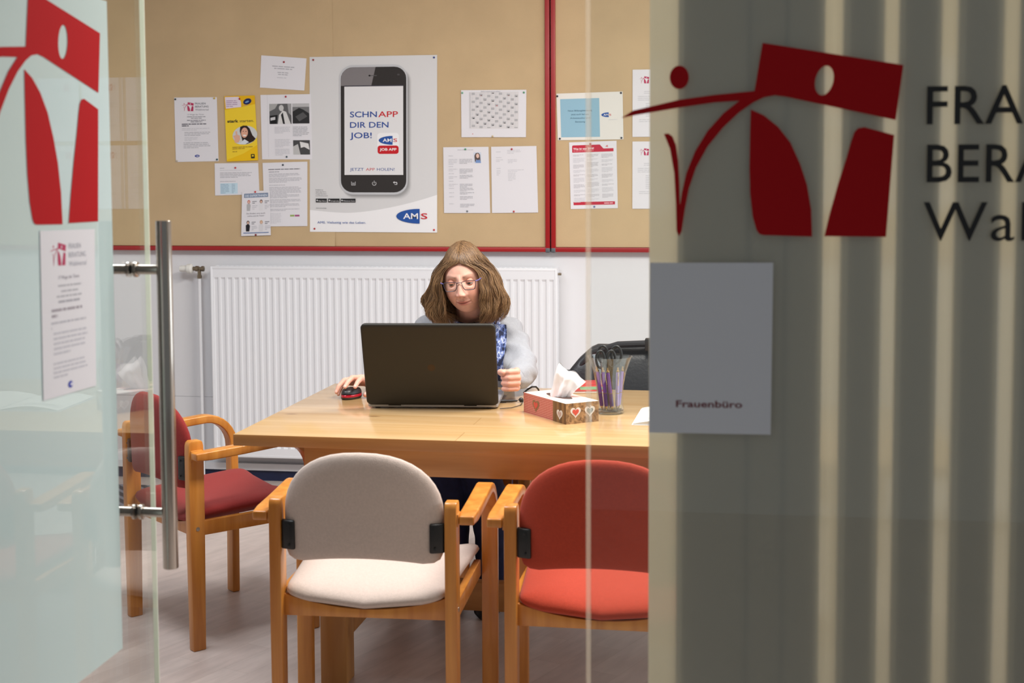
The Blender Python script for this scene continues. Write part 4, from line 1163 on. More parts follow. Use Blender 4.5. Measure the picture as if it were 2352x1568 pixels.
# notice taped to the door
c = [hx(92, 530, DX + .0022), hx(217.5, 525.5, DX + .0022), hx(221, 885, DX + .0022), hx(100, 920, DX + .0022)]
s = Sheet('notice_sheet', c, 210, 297, th=.0003)
s.logo(34, 22, 60); C = (172, 174, 184)
s.text('FRAUEN', 104, 34, 10, C, width=48); s.text('BERATUNG', 104, 50, 10, C, width=68); s.text('Waldviertel', 104, 66, 9.5, (180, 182, 192), width=70)
s.text('17 Wege der Türen', 64, 88, 7, (160, 156, 166), width=80)
s.lines(56, 98, 158, 1, 8, (184, 184, 190), seed=2, center=True, last=1); s.lines(72, 108, 140, 1, 8, (184, 184, 190), seed=3, center=True, last=1); s.lines(56, 117, 156, 1, 8, (184, 184, 190), seed=4, last=1); s.lines(62, 126, 152, 1, 8, (176, 176, 184), seed=5, last=1, hh=.55)
s.lines(36, 140, 158, 2, 10, (168, 162, 170), seed=8, hh=.5, last=.3); s.lines(34, 163, 178, 2, 9, (190, 190, 198), seed=12, last=.1); s.lines(42, 182, 178, 5, 9, (198, 198, 206), seed=13, last=.5); s.lines(40, 236, 178, 4, 8, (198, 198, 206), seed=15, last=.5)
s.poly(ell(104, 281, 10, 6.5), (70, 80, 170)); s.up(); s.poly(ell(109, 281, 6, 3), (214, 214, 232))
s.done('white notice with pink emblem taped to the open glass door', 'notice')

# ================================================================== fixed glass wall on the right
GY = 2.47
def partition():
    w = struct(link('wall_right_glazing', None)); ox, oy = -.252, GY
    w.location = (ox, oy, 0)
    def mk(q, name, mat, **k):
        q.v = [(x - ox, y - oy, z) for x, y, z in q.v]
        return q.build(name, mat, w, **k)
    q = MB(); q.box((-.2435, GY, 0), (1.3, GY + .010, 2.2)); mk(q, 'glass_pane', CLEAR, smooth=False)
    q = MB(); q.box((-.252, GY, 0), (-.2437, GY + .010, 2.2)); mk(q, 'glass_edge', EDGE_R, smooth=False)
    xe = hy(1490, 784, GY).x
    q = MB(); q.add([(xe, GY + .0106, .551), (1.28, GY + .0106, .551), (1.28, GY + .0106, 1.815), (xe, GY + .0106, 1.815)], [(0, 1, 2, 3)]); mk(q, 'frosted_film', FILM_R, smooth=False)
    a = hy(1400 + 868 * .4048, 60 + 95 * .4048, GY); b = hy(1400 + 1568 * .4048, 60 + 1195 * .4048, GY)
    kx = (b.x - a.x) / (1568 - 868.); kz = (a.z - b.z) / 1100.
    q = MB(); emblem(q, lambda x, y: (a.x + (x - 868) * kx, GY - .0018, a.z - (y - 95) * kz), None); mk(q, 'emblem', LOGO, smooth=False)
    for t, px, y0, y1, bold, wd in (('FRAUEN', 2128, 193, 285, .006, 5.0), ('BERATUNG', 2128, 327, 418, .006, 6.7), ('Waldviertel', 2120, 458, 552, 0.0, 7.2)):
        p0, p1 = hy(px, y1, GY), hy(px, y0, GY)
        cap = p1.z - p0.z; vs, fs = text_mesh(t, bold, 1.06)
        x0 = min(v[0] for v in vs); x1 = max(v[0] for v in vs); k = cap / CAP; kx = cap * wd / (x1 - x0)
        q = MB(); q.add([(p0.x + (vx - x0) * kx, GY - .0018, p0.z + vy * k) for vx, vy in vs], fs); mk(q, 'lettering', BLACKV, smooth=False)
partition()
c = [hy(1493, 603, GY - .003), hy(1776, 603, GY - .003), hy(1770, 998, GY - .003), hy(1490, 993, GY - .003)]
s = Sheet('paper_sign', c, 210, 297, pmat('sign_paper', (232, 234, 240), .8, spec=.2), th=.0006)
s.text('Frauenbüro', 47, 251, 12, (120, 44, 52), width=114, bold=.02)
s.done('plain grey-looking paper sign with small dark red word, on the grey frosted glass', 'sign')

# ================================================================== vertical blind behind the glass wall
BY = GY + .018
bl = thing('vertical_blind', 'vertical slat blind showing as stripes through the grey frosted glass', 'blind', (.5, BY, 2.16))
SLAT = film('blind_fabric', (172, 166, 154), None, trans=.14, see=.0, f0=.0)
q = MB(); q.box((-.74, -.005, -.02), (.79, .03, .04)); q.build('head_rail', WPLAS, bl, bevel=.003)
edges = [(1556, 1722), (1712, 1806), (1796, 1886), (1926, 2020), (2052, 2149), (2184, 2289), (2324, 2420)]
xs = [(hy(a, 784, BY).x, hy(b, 784, BY).x) for a, b in edges]
w = xs[-1][1] - xs[-1][0]; gap = .0275
x = xs[-1][1] + gap
while x < 1.2:
    xs.append((x, x + w)); x += w + gap
for i, (a, b) in enumerate(xs):
    q = MB(); n = 6; dy = .0015 * (i % 2)
    R = [[(a - .5 + (b - a) * k / n, dy + -.003 * sin(pi * k / n), z) for k in range(n + 1)] for z in (-.02, -2.05)]
    q.grid(R); o = q.build('slat', SLAT, bl)

# ================================================================== the woman
def skin_mat():
    m, N, L, b = newmat('skin')
    at = N.new('ShaderNodeVertexColor'); at.layer_name = 'tone'
    n = N.new('ShaderNodeTexNoise'); n.inputs['Scale'].default_value = 60; n.inputs['Detail'].default_value = 4
    tc = N.new('ShaderNodeTexCoord'); L.new(tc.outputs['Object'], n.inputs['Vector'])
    mr = N.new('ShaderNodeMapRange'); mr.inputs[1].default_value = .3; mr.inputs[2].default_value = .7; mr.inputs[3].default_value = .94; mr.inputs[4].default_value = 1.06
    L.new(n.outputs[0], mr.inputs[0])
    v = N.new('ShaderNodeVectorMath'); v.operation = 'SCALE'; L.new(at.outputs[0], v.inputs[0]); L.new(mr.outputs[0], v.inputs['Scale'])
    L.new(v.outputs[0], b.inputs['Base Color'])
    b.inputs['Roughness'].default_value = .5; b.inputs['Specular IOR Level'].default_value = .35
    b.inputs['Subsurface Weight'].default_value = .12; b.inputs['Subsurface Radius'].default_value = (.012, .005, .003); b.inputs['Subsurface Scale'].default_value = .6
    return m
SKIN = skin_mat()
T_SKIN, T_LIP, T_BROW, T_NAIL, T_CHEEK = (230, 178, 158), (200, 124, 114), (132, 96, 76), (228, 172, 158), (222, 146, 122)
HC = Vector((-.912, 4.835, 1.122))          # centre of the head, between the ears at eye height
HROT = Matrix.Rotation(radians(-2), 3, 'Z') @ Matrix.Rotation(radians(-6), 3, 'Y') @ Matrix.Rotation(radians(10), 3, 'X')
HS = 1.0
def head_pt(p):
    return HC + HROT @ (Vector(p) * HS)
def gss(x, m, s):
    return math.exp(-((x - m) / s) ** 2)
def sm(a, b, x):
    t = max(0, min(1, (x - a) / (b - a))); return t * t * (3 - 2 * t)
def face_disp(x, z):
    """how far the face stands out from the plain oval (towards the viewer)"""
    d = 0
    ax = abs(x)
    # nose
    if -.060 < z < .03:
        t = (.016 - z) / .055
        ht = .005 + .0165 * max(0, min(1, t)) ** 1.15 if z < .016 else .005 * max(0, 1 - (z - .016) / .014)
        if z < -.038: ht *= max(0, 1 - ((-.038 - z) / .0125) ** 2) if z > -.0505 else 0
        wd = .0085 + .0055 * max(0, min(1, t))
        d += ht * math.exp(-(ax / wd) ** 2.4)
    d += .0085 * gss(ax, .0135, .0058) * gss(z, -.0405, .0065)
    d += .004 * gss(ax, 0, .011) * gss(z, -.036, .009)
    # eye sockets, brows, lower lid bags
    d -= .0105 * gss(ax, .031, .017) * gss(z, .001, .0125)
    d -= .004 * gss(ax, .012, .007) * gss(z, .006, .012)
    d += .0034 * gss(ax, .030, .022) * gss(z, .022, .009)
    d += .0022 * gss(ax, .034, .013) * gss(z, -.019, .005)
    # cheeks and smile folds
    d += .0075 * gss(ax, .042, .022) * gss(z, -.042, .024)
    fx = .0185 + (-.045 - z) * .42
    if -.084 < z < -.04: d -= .0022 * gss(ax, fx, .0035) * sm(-.084, -.074, z) * sm(-.04, -.05, z)
    # mouth
    d += .0035 * gss(ax, 0, .026) * gss(z, -.071, .013)
    wl = max(0, 1 - (ax / .0275) ** 2)
    zm = -.0715 + .0042 * (ax / .025) ** 2
    d += .0030 * wl ** .6 * gss(z, zm + .0048, .0034) + .0042 * wl ** .6 * gss(z, zm - .0058, .0044)
    d -= .0036 * wl ** .5 * gss(z, zm, .0017)
    d -= .0018 * gss(ax, 0, .004) * gss(z, -.0580, .006)
    d -= .0028 * gss(ax, 0, .018) * gss(z, -.088, .005)
    d -= .002 * gss(ax, .0275, .005) * gss(z, zm, .005)
    # chin and soft underside
    d += .0065 * gss(ax, 0, .017) * gss(z, -.107, .011)
    # forehead furrow
    d -= .0010 * gss(x, .004, .0016) * gss(z, .022, .007) + .0010 * gss(x, -.004, .0016) * gss(z, .022, .007)
    return d
def head_mesh(mb):
    NU, NV = 168, 150
    rings = []
    for j in range(NV + 1):
        ph = pi * (j + .15) / (NV + .3)
        row = []
        for i in range(NU):
            # denser in front
            a = 2 * pi * i / NU
            th = a + .42 * sin(a)          # a = 0 faces front after the flip below
            th = a - .45 * sin(a)
            cz = cos(ph)
            z = .118 * cz if cz > 0 else .122 * cz
            sr = sin(ph) ** (.9 if cz > 0 else .78)
            wx = .0785 * sr; wy = .098 * sr
            if z < -.02:
                k = sm(-.02, -.122, z)
                wx *= 1 - .07 * k
            if z < -.06:
                wx *= 1 - .03 * sm(-.06, -.12, z)
            x = wx * sin(th); y = -wy * cos(th)
            if y > 0:                          # back of the skull
                y *= 1.0
                if z < -.03: y *= 1 - .45 * sm(-.03, -.12, z)
            else:
                y *= 1 - .04 * sm(.03, .11, z)
                # flatter front plane of the face
                fl = sm(.0, -.05, y)
                y = y * (1 - .02 * fl) - .004 * fl * gss(z, -.06, .05)
                front = sm(-.018, -.05, y)
                y -= face_disp(x, z) * front
            row.append((x, y, z))
        rings.append(row)
    b = len(mb.v)
    mb.loft([[tuple(head_pt(p)) for p in r] for r in rings])
    tone = []
    for r in rings:
        for x, y, z in r:
            c = [lin(q) for q in T_SKIN]
            def mix(t, k):
                for n_ in range(3): c[n_] = c[n_] * (1 - k) + lin(t[n_]) * k
            if y < -.03:
                ax = abs(x)
                mix(T_CHEEK, .55 * gss(ax, .042, .018) * gss(z, -.035, .018)); mix(T_CHEEK, .5 * gss(ax, 0, .012) * gss(z, -.037, .012))
                wl = max(0, 1 - (ax / .0265) ** 2) ** .5; zm = -.0715 + .0042 * (ax / .025) ** 2
                mix(T_LIP, .85 * wl * (1 if -.0095 * wl < z - zm < .0075 * wl else 0))
                mix((150, 84, 78), .8 * wl * gss(z, zm, .0013))
                bz = .0195 + .005 * sm(.010, .032, ax) - .003 * sm(.036, .052, ax)
                mix(T_BROW, .55 * sm(.010, .015, ax) * sm(.052, .044, ax) * gss(z, bz, .0032))
                mix((196, 128, 108), .35 * gss(ax, .032, .018) * gss(z, -.004, .012))
                mix((110, 60, 50), .8 * gss(ax, .0075, .0032) * gss(z, -.0490, .0025))
            tone.append((b, c))
    return b, [c for _, c in tone]
def body():
    mb = MB()
    C = mb.capsule
    def chain(pts):
        for (a, ra), (b, rb) in zip(pts[:-1], pts[1:]): C(a, ra, b, rb)
    pel = (-.925, 5.13, .60); wai = (-.922, 5.11, .70); che = (-.918, 5.03, .86); nb = (-.913, 4.945, .975)
    chain([(pel, .125), (wai, .115), (che, .125)]); C((-1.0, 5.0, .86), .075, (-.85, 5.0, .86), .075); C((-.97, 5.0, .90), .055, nb, .055); C((-.87, 5.0, .90), .055, nb, .055)
    C(nb, .055, tuple(head_pt((0, .035, -.075))), .052)
    # right arm (left in the picture), hand on the mouse
    chain([((-1.055, 4.99, .895), .045), ((-1.14, 4.955, .81), .044), ((-1.150, 4.86, .803), .040), ((-1.175, 4.70, .783), .031), ((-1.186, 4.645, .778), .026)])
    # left arm (right in the picture), elbow on the table, fist raised a little
    chain([((-.800, 4.98, .905), .045), ((-.752, 4.89, .86), .042), ((-.715, 4.79, .808), .040), ((-.703, 4.66, .795), .031), ((-.708, 4.615, .801), .026)])
    # legs
    for s, kx, fx in ((-1, -.955, -.945), (1, -.84, -.80)):
        chain([((-.925 + s * .09, 5.10, .57), .088), ((kx, 4.72, .522), .062), ((kx + .01, 4.66, .47), .056), ((fx, 4.70, .30), .05), ((fx, 4.74, .10), .036), ((fx, 4.735, .055), .036)])
        C((fx, 4.74, .045), .034, (fx, 4.60, .03), .028)
    # ---- hand on the mouse
    chain([((-1.186, 4.645, .778), .027), ((-1.197, 4.605, .787), .026)])
    W = Vector((-1.192, 4.615, .786))
    mcp = [Vector((-1.196, 4.562, .797)), Vector((-1.219, 4.560, .801)), Vector((-1.241, 4.567, .796)), Vector((-1.258, 4.580, .786))]
    for m_ in mcp: C(W, .020, m_, .0135)
    C(mcp[0], .0135, mcp[3], .012)
    pip = [Vector((-1.207, 4.527, .806)), Vector((-1.236, 4.523, .808)), Vector((-1.266, 4.536, .797)), Vector((-1.279, 4.560, .778))]
    dip = [Vector((-1.213, 4.506, .796)), Vector((-1.245, 4.502, .796)), Vector((-1.279, 4.516, .780)), Vector((-1.286, 4.547, .762))]
    tip = [Vector((-1.217, 4.490, .783)), Vector((-1.250, 4.486, .783)), Vector((-1.285, 4.506, .762)), Vector((-1.288, 4.540, .749))]
    for k in range(4):
        r = (.0092, .0094, .0090, .0078)[k]
        chain([(mcp[k], .0118 if k < 3 else .0105), (pip[k], r), (dip[k], r * .9), (tip[k], r * .78)])
    chain([((-1.182, 4.618, .776), .019), ((-1.170, 4.575, .766), .0125), ((-1.181, 4.545, .758), .0105), ((-1.191, 4.525, .752), .009)])
    # ---- fist
    F = Vector((-.716, 4.575, .806))
    chain([((-.708, 4.615, .801), .027), (F + Vector((.002, .018, -.004)), .028)])
    C(F + Vector((.004, .008, .012)), .022, F + Vector((.004, .008, -.016)), .022)
    for k in range(4):
        z = .0275 - .0185 * k; r = (.0098, .0102, .0098, .0086)[k]; e = (0, .003, .002, -.004)[k]
        chain([(F + Vector((.020, .012, z - .002)), .0125), (F + Vector((.027 + e, -.022, z)), r + .0006), (F + Vector((.002, -.036 - e * .6, z)), r), (F + Vector((-.018, -.028, z - .001)), r * .92), (F + Vector((-.016, -.006, z - .002)), r * .85)])
    chain([(F + Vector((-.010, .020, .008)), .016), (F + Vector((-.026, .000, .020)), .0125), (F + Vector((-.029, -.022, .025)), .0108), (F + Vector((-.018, -.038, .026)), .0092)])
    me = remesh(mb, 'tmpbody', SKIN, None, .0027, 4, extra=True)
    co = [tuple(v.co) for v in me.vertices]; fs = [tuple(p.vertices) for p in me.polygons]
    bpy.data.meshes.remove(me)
    nails = [tip[0] + Vector((-.001, -.006, .004)), tip[1] + Vector((-.001, -.006, .004)), tip[2] + Vector((-.002, -.006, .003)), Vector((-1.193, 4.520, .759))]
    tones = []
    sk = [lin(q) for q in T_SKIN]; pk = [lin(q) for q in (226, 156, 134)]; nl = [lin(q) for q in (236, 190, 176)]
    for x, y, z in co:
        c = sk
        if z < .85 and y < 4.63:
            k = .45; c = [sk[i] * (1 - k) + pk[i] * k for i in range(3)]
            for n_ in nails:
                if (Vector((x, y, z)) - n_).length < .0062: c = nl
        tones.append(c)
    out = MB(); out.v = co; out.f = [list(f) for f in fs]; out.m = [0] * len(fs)
    b, ht = head_mesh(out)
    # eyelids: skin shells over the eyeballs, upper lid lowered as she reads
    for s in (-1, 1):
        ec = (s * .031, -.0790, .0)
        R = []
        for j in range(9):
            el = radians(-4 + 80 * j / 8)
            R.append([tuple(head_pt((ec[0] + .0137 * sin(az) * cos(el), ec[1] - .0137 * cos(az) * cos(el), ec[2] + .0137 * sin(el)))) for az in [radians(-80 + 160 * i / 20) for i in range(21)]])
        n0 = len(out.v); out.grid(R); ht += [[lin(q) for q in (206, 142, 120)] if i >= 21 else [lin(q) for q in (96, 62, 52)] for i in range(len(out.v) - n0)]
        R = []
        for j in range(6):
            el = radians(-75 + 43 * j / 5)
            R.append([tuple(head_pt((ec[0] + .0135 * sin(az) * cos(el), ec[1] - .0135 * cos(az) * cos(el), ec[2] + .0135 * sin(el)))) for az in [radians(-80 + 160 * i / 20) for i in range(21)]])
        n0 = len(out.v); out.grid(R); ht += [[lin(q) for q in (212, 150, 128)]] * (len(out.v) - n0)
    # ears
    for s in (-1, 1):
        n0 = len(out.v)
        out.ball(tuple(head_pt((s * .074, .012, -.008))), .03, None, 16, (.28, .6, 1.0)); ht += [[lin(q) for q in (216, 146, 120)]] * (len(out.v) - n0)
    o = out.build('person', SKIN, None, ang=180)
    ca = o.data.color_attributes.new('tone', 'FLOAT_COLOR', 'POINT')
    al = tones + ht
    ca.data.foreach_set('color', [q for c in al for q in (c[0], c[1], c[2], 1.0)])
    return o
W = body()
tag(W, 'woman with shoulder-length brown hair and glasses, in a light grey cardigan, working at the laptop', 'person')
# eyes
for s in (-1, 1):
    q = MB(); c_ = head_pt((s * .031, -.0790, 0)); q.ball(tuple(c_), .0122, pmat('eye_white', (226, 220, 214), .2), 20)
    e = q.build('eye', None, W)
    q = MB(); g = HROT @ Vector((-.12, -1, -.30)).normalized(); sd = g.orthogonal().normalized(); u2 = g.cross(sd)
    q.loft([[c_ + g * d + (sd * cos(2 * pi * k / 18) + u2 * sin(2 * pi * k / 18)) * r for k in range(18)] for r, d in ((.0056, .0111), (.0052, .0120), (.0026, .01245), (.0024, .01255), (.0004, .0126))])
    q.build('iris', pmat('iris_colour', (58, 62, 66), .15), e)
# glasses
GLF = pmat('dark_glasses_frame', (44, 36, 52), .3)
q = MB()
def rim(s):
    pts = []
    for x, z in ((.0085, .0085), (.018, .0115), (.034, .0120), (.0535, .0105), (.0565, .007), (.0550, -.006), (.0505, -.0175), (.046, -.0195), (.028, -.0195), (.018, -.0185), (.0125, -.012), (.0095, -.002)):
        pts.append(head_pt((s * x, -.1065 + .0035 * ((x - .02) / .03) ** 2 * (1 if x > .02 else 0), z - .003)))
    return pts
for s in (-1, 1): q.tube(rim(s), .00125, 8, closed=True)
q.tube([head_pt((-.0085, -.1065, .0035)), head_pt((-.003, -.1085, .0052)), head_pt((.003, -.1085, .0052)), head_pt((.0085, -.1065, .0035))], .0013, 8)
gl = q.build('glasses', GLF, W)
for s in (-1, 1):
    q = MB(); q.tube([head_pt((s * .0562, -.1015, .005)), head_pt((s * .066, -.094, .006)), head_pt((s * .078, -.03, .008)), head_pt((s * .0785, .01, .004)), head_pt((s * .076, .03, -.016))], [.0018, .002, .0016, .0014, .0012], 8); q.build('temple_arm', pmat('violet_temple', (96, 92, 150), .3), gl)
    q = MB(); p = rim(s); q.add(p, [tuple(range(len(p)))]); q.build('lens', glass('lens_glass', (.96, .97, .98), .05), gl, smooth=False)
    q = MB(); q.tube([head_pt((s * .010, -.1045, -.002)), head_pt((s * .0105, -.0985, -.008))], .0022, 8); q.build('nose_pad', CLEAR, gl)
q = MB(); q.ball(tuple(head_pt((-.077, .0, -.042))), .0035, None, 10); q.build('earring', STEEL, W)

# hair: a few thousand fine locks falling from the parting
def hair():
    m, N, L, b = newmat('brown_hair')
    at = N.new('ShaderNodeVertexColor'); at.layer_name = 'tone'
    L.new(at.outputs[0], b.inputs['Base Color']); b.inputs['Roughness'].default_value = .42; b.inputs['Specular IOR Level'].default_value = .35
    b.inputs['Anisotropic'].default_value = .4
    rn = random.Random(11)
    prof = [(.140, .0), (.134, .030), (.122, .056), (.105, .074), (.08, .088), (.05, .100), (.02, .110), (-.01, .119), (-.04, .130), (-.07, .141), (-.095, .146), (-.118, .143), (-.145, .128), (-.18, .10)]
    def rx(z):
        for (z0, r0), (z1, r1) in zip(prof[:-1], prof[1:]):
            if z <= z0 and z >= z1:
                return r0 + (r1 - r0) * (z0 - z) / (z0 - z1)
        return prof[0][1] if z > prof[0][0] else prof[-1][1]
    def win(z):       # half width of the face opening
        if z > .050: return .0
        if z > .0: return 0.066 * (1 - ((z) / .050) ** 2) ** .5
        return .066 - .004 * min(1, -z / .09) ** 1.5
    mb = MB(); tone = []
    NS = 5200
    for n in range(NS):
        s = -1 if rn.random() < .5 else 1
        lay = 1 - .30 * rn.random() ** 1.6
        q = rn.random()
        phi = q ** 1.25 * pi                       # 0 front edge .. pi back
        yl = -.066 + .125 * min(1, phi / 2.2) + rn.uniform(-.010, .010)
        rt_ = HROT @ Vector((.004 + s * rn.random() * .005, yl, .121 * max(.05, 1 - (yl / .1) ** 2) ** .5))
        xr, yr, zr = rt_.x, rt_.y, rt_.z
        ze = -.138 - .030 * rn.random() + .03 * noise.noise((s * phi * 4.5, lay * 3, 21)) + (.010 if phi > 2 else 0) - (.012 * sin(phi) if s < 0 else 0)
        if rn.random() < .12: ze += rn.random() * .05
        wv, wp = rn.uniform(.004, .011), rn.uniform(0, 6.28)
        cl = noise.noise((s * phi * 4, 7.1, lay * 3)) + .5 + rn.uniform(-.25, .25); curl = rn.uniform(.012, .042); wp = 4 * noise.noise((s * phi * 5, lay * 4, 1.7)) + rn.uniform(-.5, .5)
        fz = noise.noise((phi * 6 * s, lay * 2, 3.0)) * .009
        pts = []
        K = 17
        for k in range(K):
            u = k / (K - 1.0)
            z = zr + (ze - zr) * u ** 1.12
            w = 1 - (1 - min(1, u * 1.75)) ** 2.3
            R = rx(z) * lay + fz
            we = win(z)
            ry_f, ry_b = .098 + .004 * lay, .118 * (.80 + .2 * lay)
            # front-edge strands hug the opening, the rest spread round the head
            mn = math.asin(min(.95, we / max(R, .02)))
            ang = mn + (pi - mn) * (phi / pi)
            xs = s * R * sin(ang)
            if phi < .9 and z < .06: xs = s * max(abs(xs), we + .002 + .012 * lay * phi)
            fy = ry_f - .030 * sm(-.01, -.11, z)
            grow = min(1, R / .085)
            yy = (-fy * cos(ang) if cos(ang) > 0 else -ry_b * cos(ang)) * grow
            x = xr * (1 - w) + xs * w
            y = yr * (1 - w) + yy * w
            a = u ** 2.2
            x += wv * a * sin(u * 11 + wp) * 1.3; y += wv * a * cos(u * 10 + wp * 1.7)
            if u > .78:
                t = (u - .78) / .22
                x += -s * curl * t * t * sin(ang) * (1 if cl < .6 else -.35); y += curl * .8 * t * t * cos(ang); z += curl * .35 * t * t
            # the left of the picture: hair tilts with the head a little
            nz = noise.noise((s * phi * 3.5, z * 22, lay * 2 + 9)); a2 = u ** 1.5; x += .026 * a2 * nz; y += .020 * a2 * noise.noise((s * phi * 3.5 + 5, z * 20, lay))
            if y < -.02 and z < .05: x = s * max(s * x, win(z) - .002)
            p = Vector((x, y, z)); l = HROT.transposed() @ p
            e = ((l.x / .0765) ** 2 + (l.y / .102) ** 2 + (l.z / (.122 if l.z > 0 else .16)) ** 2) ** .5
            m_ = 1.0 + .10 * (lay - .7)
            if e < m_ and l.z > -.03: l *= m_ / max(e, .2); p = HROT @ l
            pts.append(HC + p)
        r0 = rn.uniform(.00055, .0011)
        rr = [r0 * (1.0 - .75 * max(0, (k / (K - 1.0) - .6) / .4) ** 2) for k in range(K)]
        n0 = len(mb.v)
        mb.tube(pts, rr, 4, flat=1.0)
        v = rn.random()
        base = Vector([lin(q_) for q_ in (92, 68, 48)]); lt = Vector([lin(q_) for q_ in (168, 132, 92)]); dk = Vector([lin(q_) for q_ in (46, 34, 26)])
        c = base.lerp(lt, v ** 2 * .75) if v > .35 else base.lerp(dk, (.35 - v) * 1.6)
        for i in range(len(mb.v) - n0):
            k = min(1, (i // 4) / 16.0); tone.append(c.lerp(lt, .42 * k * k))
    o = mb.build('hair', m, W, ang=180)
    ca = o.data.color_attributes.new('tone', 'FLOAT_COLOR', 'POINT')
    ca.data.foreach_set('color', [q for c in tone for q in (c[0], c[1], c[2], 1.0)])
hair()

# clothes
def knit(name, c):
    return pmat(name, c, .95, spec=.15, var=.05, vscale=120, bump=.7, bscale=420, sheen=.2)
def cardigan():
    mb = MB(); C = mb.capsule
    def chain(pts):
        for (a, ra), (b, rb) in zip(pts[:-1], pts[1:]): C(a, ra, b, rb, 20)
    chain([((-.925, 5.13, .63), .145), ((-.922, 5.10, .70), .142), ((-.918, 5.03, .84), .142)])
    C((-1.02, 5.0, .86), .105, (-.835, 5.0, .86), .105); C((-1.0, 4.99, .90), .085, (-.93, 4.965, .945), .06); C((-.85, 4.99, .905), .08, (-.90, 4.965, .95), .06)
    chain([((-1.065, 4.99, .900), .075), ((-1.14, 4.955, .81), .062), ((-1.150, 4.86, .803), .056), ((-1.173, 4.715, .790), .041), ((-1.179, 4.675, .785), .038)])
    chain([((-.792, 4.97, .905), .068), ((-.742, 4.89, .86), .057), ((-.708, 4.79, .808), .053), ((-.700, 4.74, .802), .049), ((-.700, 4.66, .800), .043), ((-.705, 4.637, .802), .039)])
    def disp(co, nr):
        k = .0
        x, y, z = co
        if x > -.81:   # sleeve folds
            a = (z - .78) * 85 + (x + .7) * 40 + (y - 4.8) * 30
            k = .0042 * sin(a + 3 * noise.noise((x * 14, y * 14, z * 9))) * sm(.775, .80, z)
        elif x < -1.04:
            k = .003 * sin((y + z) * 90 + 3 * noise.noise((x * 12, y * 12, z * 12)))
        k += .004 * noise.noise((x * 22, y * 22, z * 22))
        p = co + nr * k
        if p.z < .7435 and p.y < 4.84: p.z = .7435
        return p
    o = remesh(mb, 'cardigan', knit('grey_knit', (158, 160, 166)), W, .005, 5, disp=disp)
    # ribbed cuffs
    for a, b in (((-1.177, 4.690, .786), (-1.184, 4.652, .780)), ((-.703, 4.655, .801), (-.7075, 4.622, .802))):
        a, b = Vector(a), Vector(b)
        q = MB(); n = 8
        q.tube([a.lerp(b, k / n) for k in range(n + 1)], [.0385 - .0055 * (k / n) + (.0012 if k % 2 else 0) for k in range(n + 1)], 28)
        q.v = [(x, y, max(z, .743)) for x, y, z in q.v]
        q.build('cuff', knit('grey_rib', (152, 154, 160)), o)
cardigan()
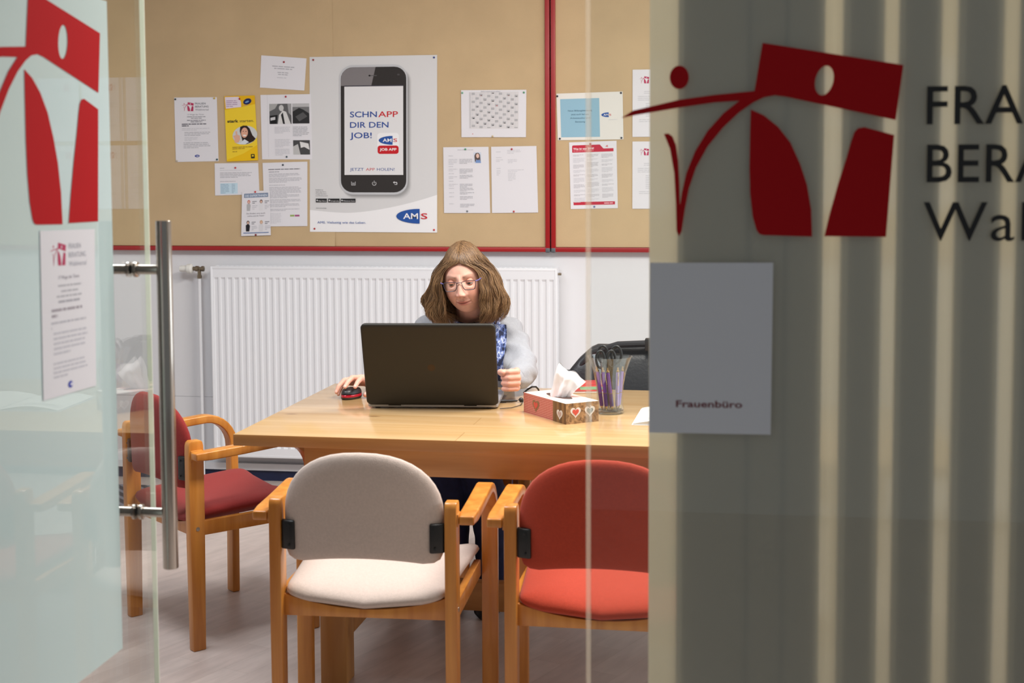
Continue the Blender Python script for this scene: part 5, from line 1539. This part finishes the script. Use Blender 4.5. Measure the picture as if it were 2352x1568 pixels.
def scarf():
    m, N, L, b = newmat('blue_patterned_cloth')
    tc = N.new('ShaderNodeTexCoord'); vo = N.new('ShaderNodeTexNoise'); vo.inputs['Scale'].default_value = 46; vo.inputs['Detail'].default_value = 3
    mp = N.new('ShaderNodeMapping'); mp.inputs['Scale'].default_value = (1.3, 1, .85); L.new(tc.outputs['Object'], mp.inputs[0]); L.new(mp.outputs[0], vo.inputs['Vector'])
    cr = N.new('ShaderNodeValToRGB'); cr.color_ramp.interpolation = 'CONSTANT'
    e = cr.color_ramp.elements; e[0].position = 0; e[0].color = rgb((34, 40, 68)); e[1].position = .44; e[1].color = rgb((74, 90, 140))
    for p, c in ((.51, (130, 146, 196)), (.57, (196, 204, 228)), (.63, (96, 112, 164))):
        x = e.new(p); x.color = rgb(c)
    L.new(vo.outputs[0], cr.inputs[0]); L.new(cr.outputs[0], b.inputs[0]); b.inputs['Roughness'].default_value = .9
    mb = MB(); rn = random.Random(3)
    # draped loop round the neck and two hanging ends
    n = 40; R = []
    for k in range(n + 1):
        a = 2 * pi * k / n
        cx, cy, cz = -.912, 4.955, .945
        p = Vector((cx + .088 * sin(a), cy - .088 * cos(a) - .012 * cos(a), cz - .022 * cos(a) ** 2 * (1 if cos(a) > 0 else .2) + .012 * (1 - cos(a)) / 2))
        out = Vector((sin(a), -cos(a), .45)).normalized(); upv = Vector((-sin(a) * .3, cos(a) * .3, 1)).normalized()
        R.append([p + (out * cos(t) * .024 + upv * sin(t) * .036) * (1 + .14 * sin(3 * t + 2 * a)) for t in [2 * pi * i / 16 for i in range(16)]])
    mb.loft(R, cap=False)
    for s, x0, x1 in ((1, -.816, -.812), (-1, -1.0, -1.02)):
        R = []
        for k in range(19):
            v = k / 18.0
            z = .952 - .192 * v; y = 4.876 - .052 * sin(v * 2.2) * 1.0
            xc = x0 + (x1 - x0) * v
            R.append([(xc + .041 * cos(t) * (1 + .1 * sin(v * 7)), y + .013 * sin(t) + .006 * sin(3 * xc * 60 + t * 3), z) for t in [2 * pi * i / 24 for i in range(24)]])
        mb.loft(R)
    mb.build('scarf', m, W, ang=180)
    # dark fleece collar with a pale double piping
    q = MB(); R = []
    for k in range(25):
        a = radians(-150 + 300 * k / 24)
        p = Vector((-.912 + .070 * sin(a), 4.925 - .066 * cos(a), .962 - .038 * cos(a)))
        R.append([p + Vector((sin(a) * .012 * cos(t), -cos(a) * .012 * cos(t), .034 * sin(t))) for t in [2 * pi * i / 12 for i in range(12)]])
    q.loft(R); q.build('fleece_collar', pmat('dark_fleece', (44, 46, 52), .95, var=.5, vscale=300, bump=.6, bscale=500), W, ang=180)
    q = MB()
    for o_ in (0, .008):
        q.tube([(-.985 + o_, 4.852, .972), (-.968 + o_, 4.838, .945), (-.95 + o_, 4.832, .918), (-.938 + o_, 4.832, .89)], .0022, 8)
    q.build('piping', pmat('pale_piping', (190, 194, 208), .6), W)
scarf()
def jeans():
    mb = MB(); C = mb.capsule
    def chain(pts):
        for (a, ra), (b, rb) in zip(pts[:-1], pts[1:]): C(a, ra, b, rb, 20)
    C((-.985, 5.11, .59), .115, (-.865, 5.11, .59), .115)
    for s, kx, fx in ((-1, -.955, -.945), (1, -.84, -.80)):
        chain([((-.925 + s * .09, 5.10, .578), .102), ((kx, 4.72, .522), .074), ((kx + .01, 4.66, .47), .070), ((fx, 4.70, .30), .066), ((fx, 4.735, .12), .060)])
    def disp(co, nr):
        return co + nr * .005 * noise.noise((co.x * 16, co.y * 16, co.z * 26))
    remesh(mb, 'jeans', pmat('dark_denim', (28, 36, 74), .85, var=.2, vscale=40, bump=.4, bscale=700), W, .006, 4, disp=disp)
    for fx in (-.945, -.80):
        q = MB(); R = []
        for y, w, h in ((4.805, .02, .045), (4.79, .036, .075), (4.74, .04, .085), (4.68, .042, .072), (4.62, .046, .056), (4.575, .042, .045), (4.552, .024, .03)):
            R.append([(fx + w * cos(t), y, max(.004, h * .5 + h * .52 * sin(t)) ) for t in [2 * pi * i / 20 for i in range(20)]])
        q.loft(R); sh = q.build('shoe', pmat('dark_shoe', (30, 28, 30), .5), W, ang=70)
jeans()
q = MB(); n = 26; c_ = Vector((-1.1875, 4.640, .779)); ax = Vector((-.013, -.055, -.005)).normalized(); s1 = ax.orthogonal().normalized(); s2 = ax.cross(s1)
q.tube([c_ + (s1 * cos(2 * pi * k / n) + s2 * sin(2 * pi * k / n)) * .0305 for k in range(n)], .003, 8, closed=True); q.build('wristband', BLACKP, W)
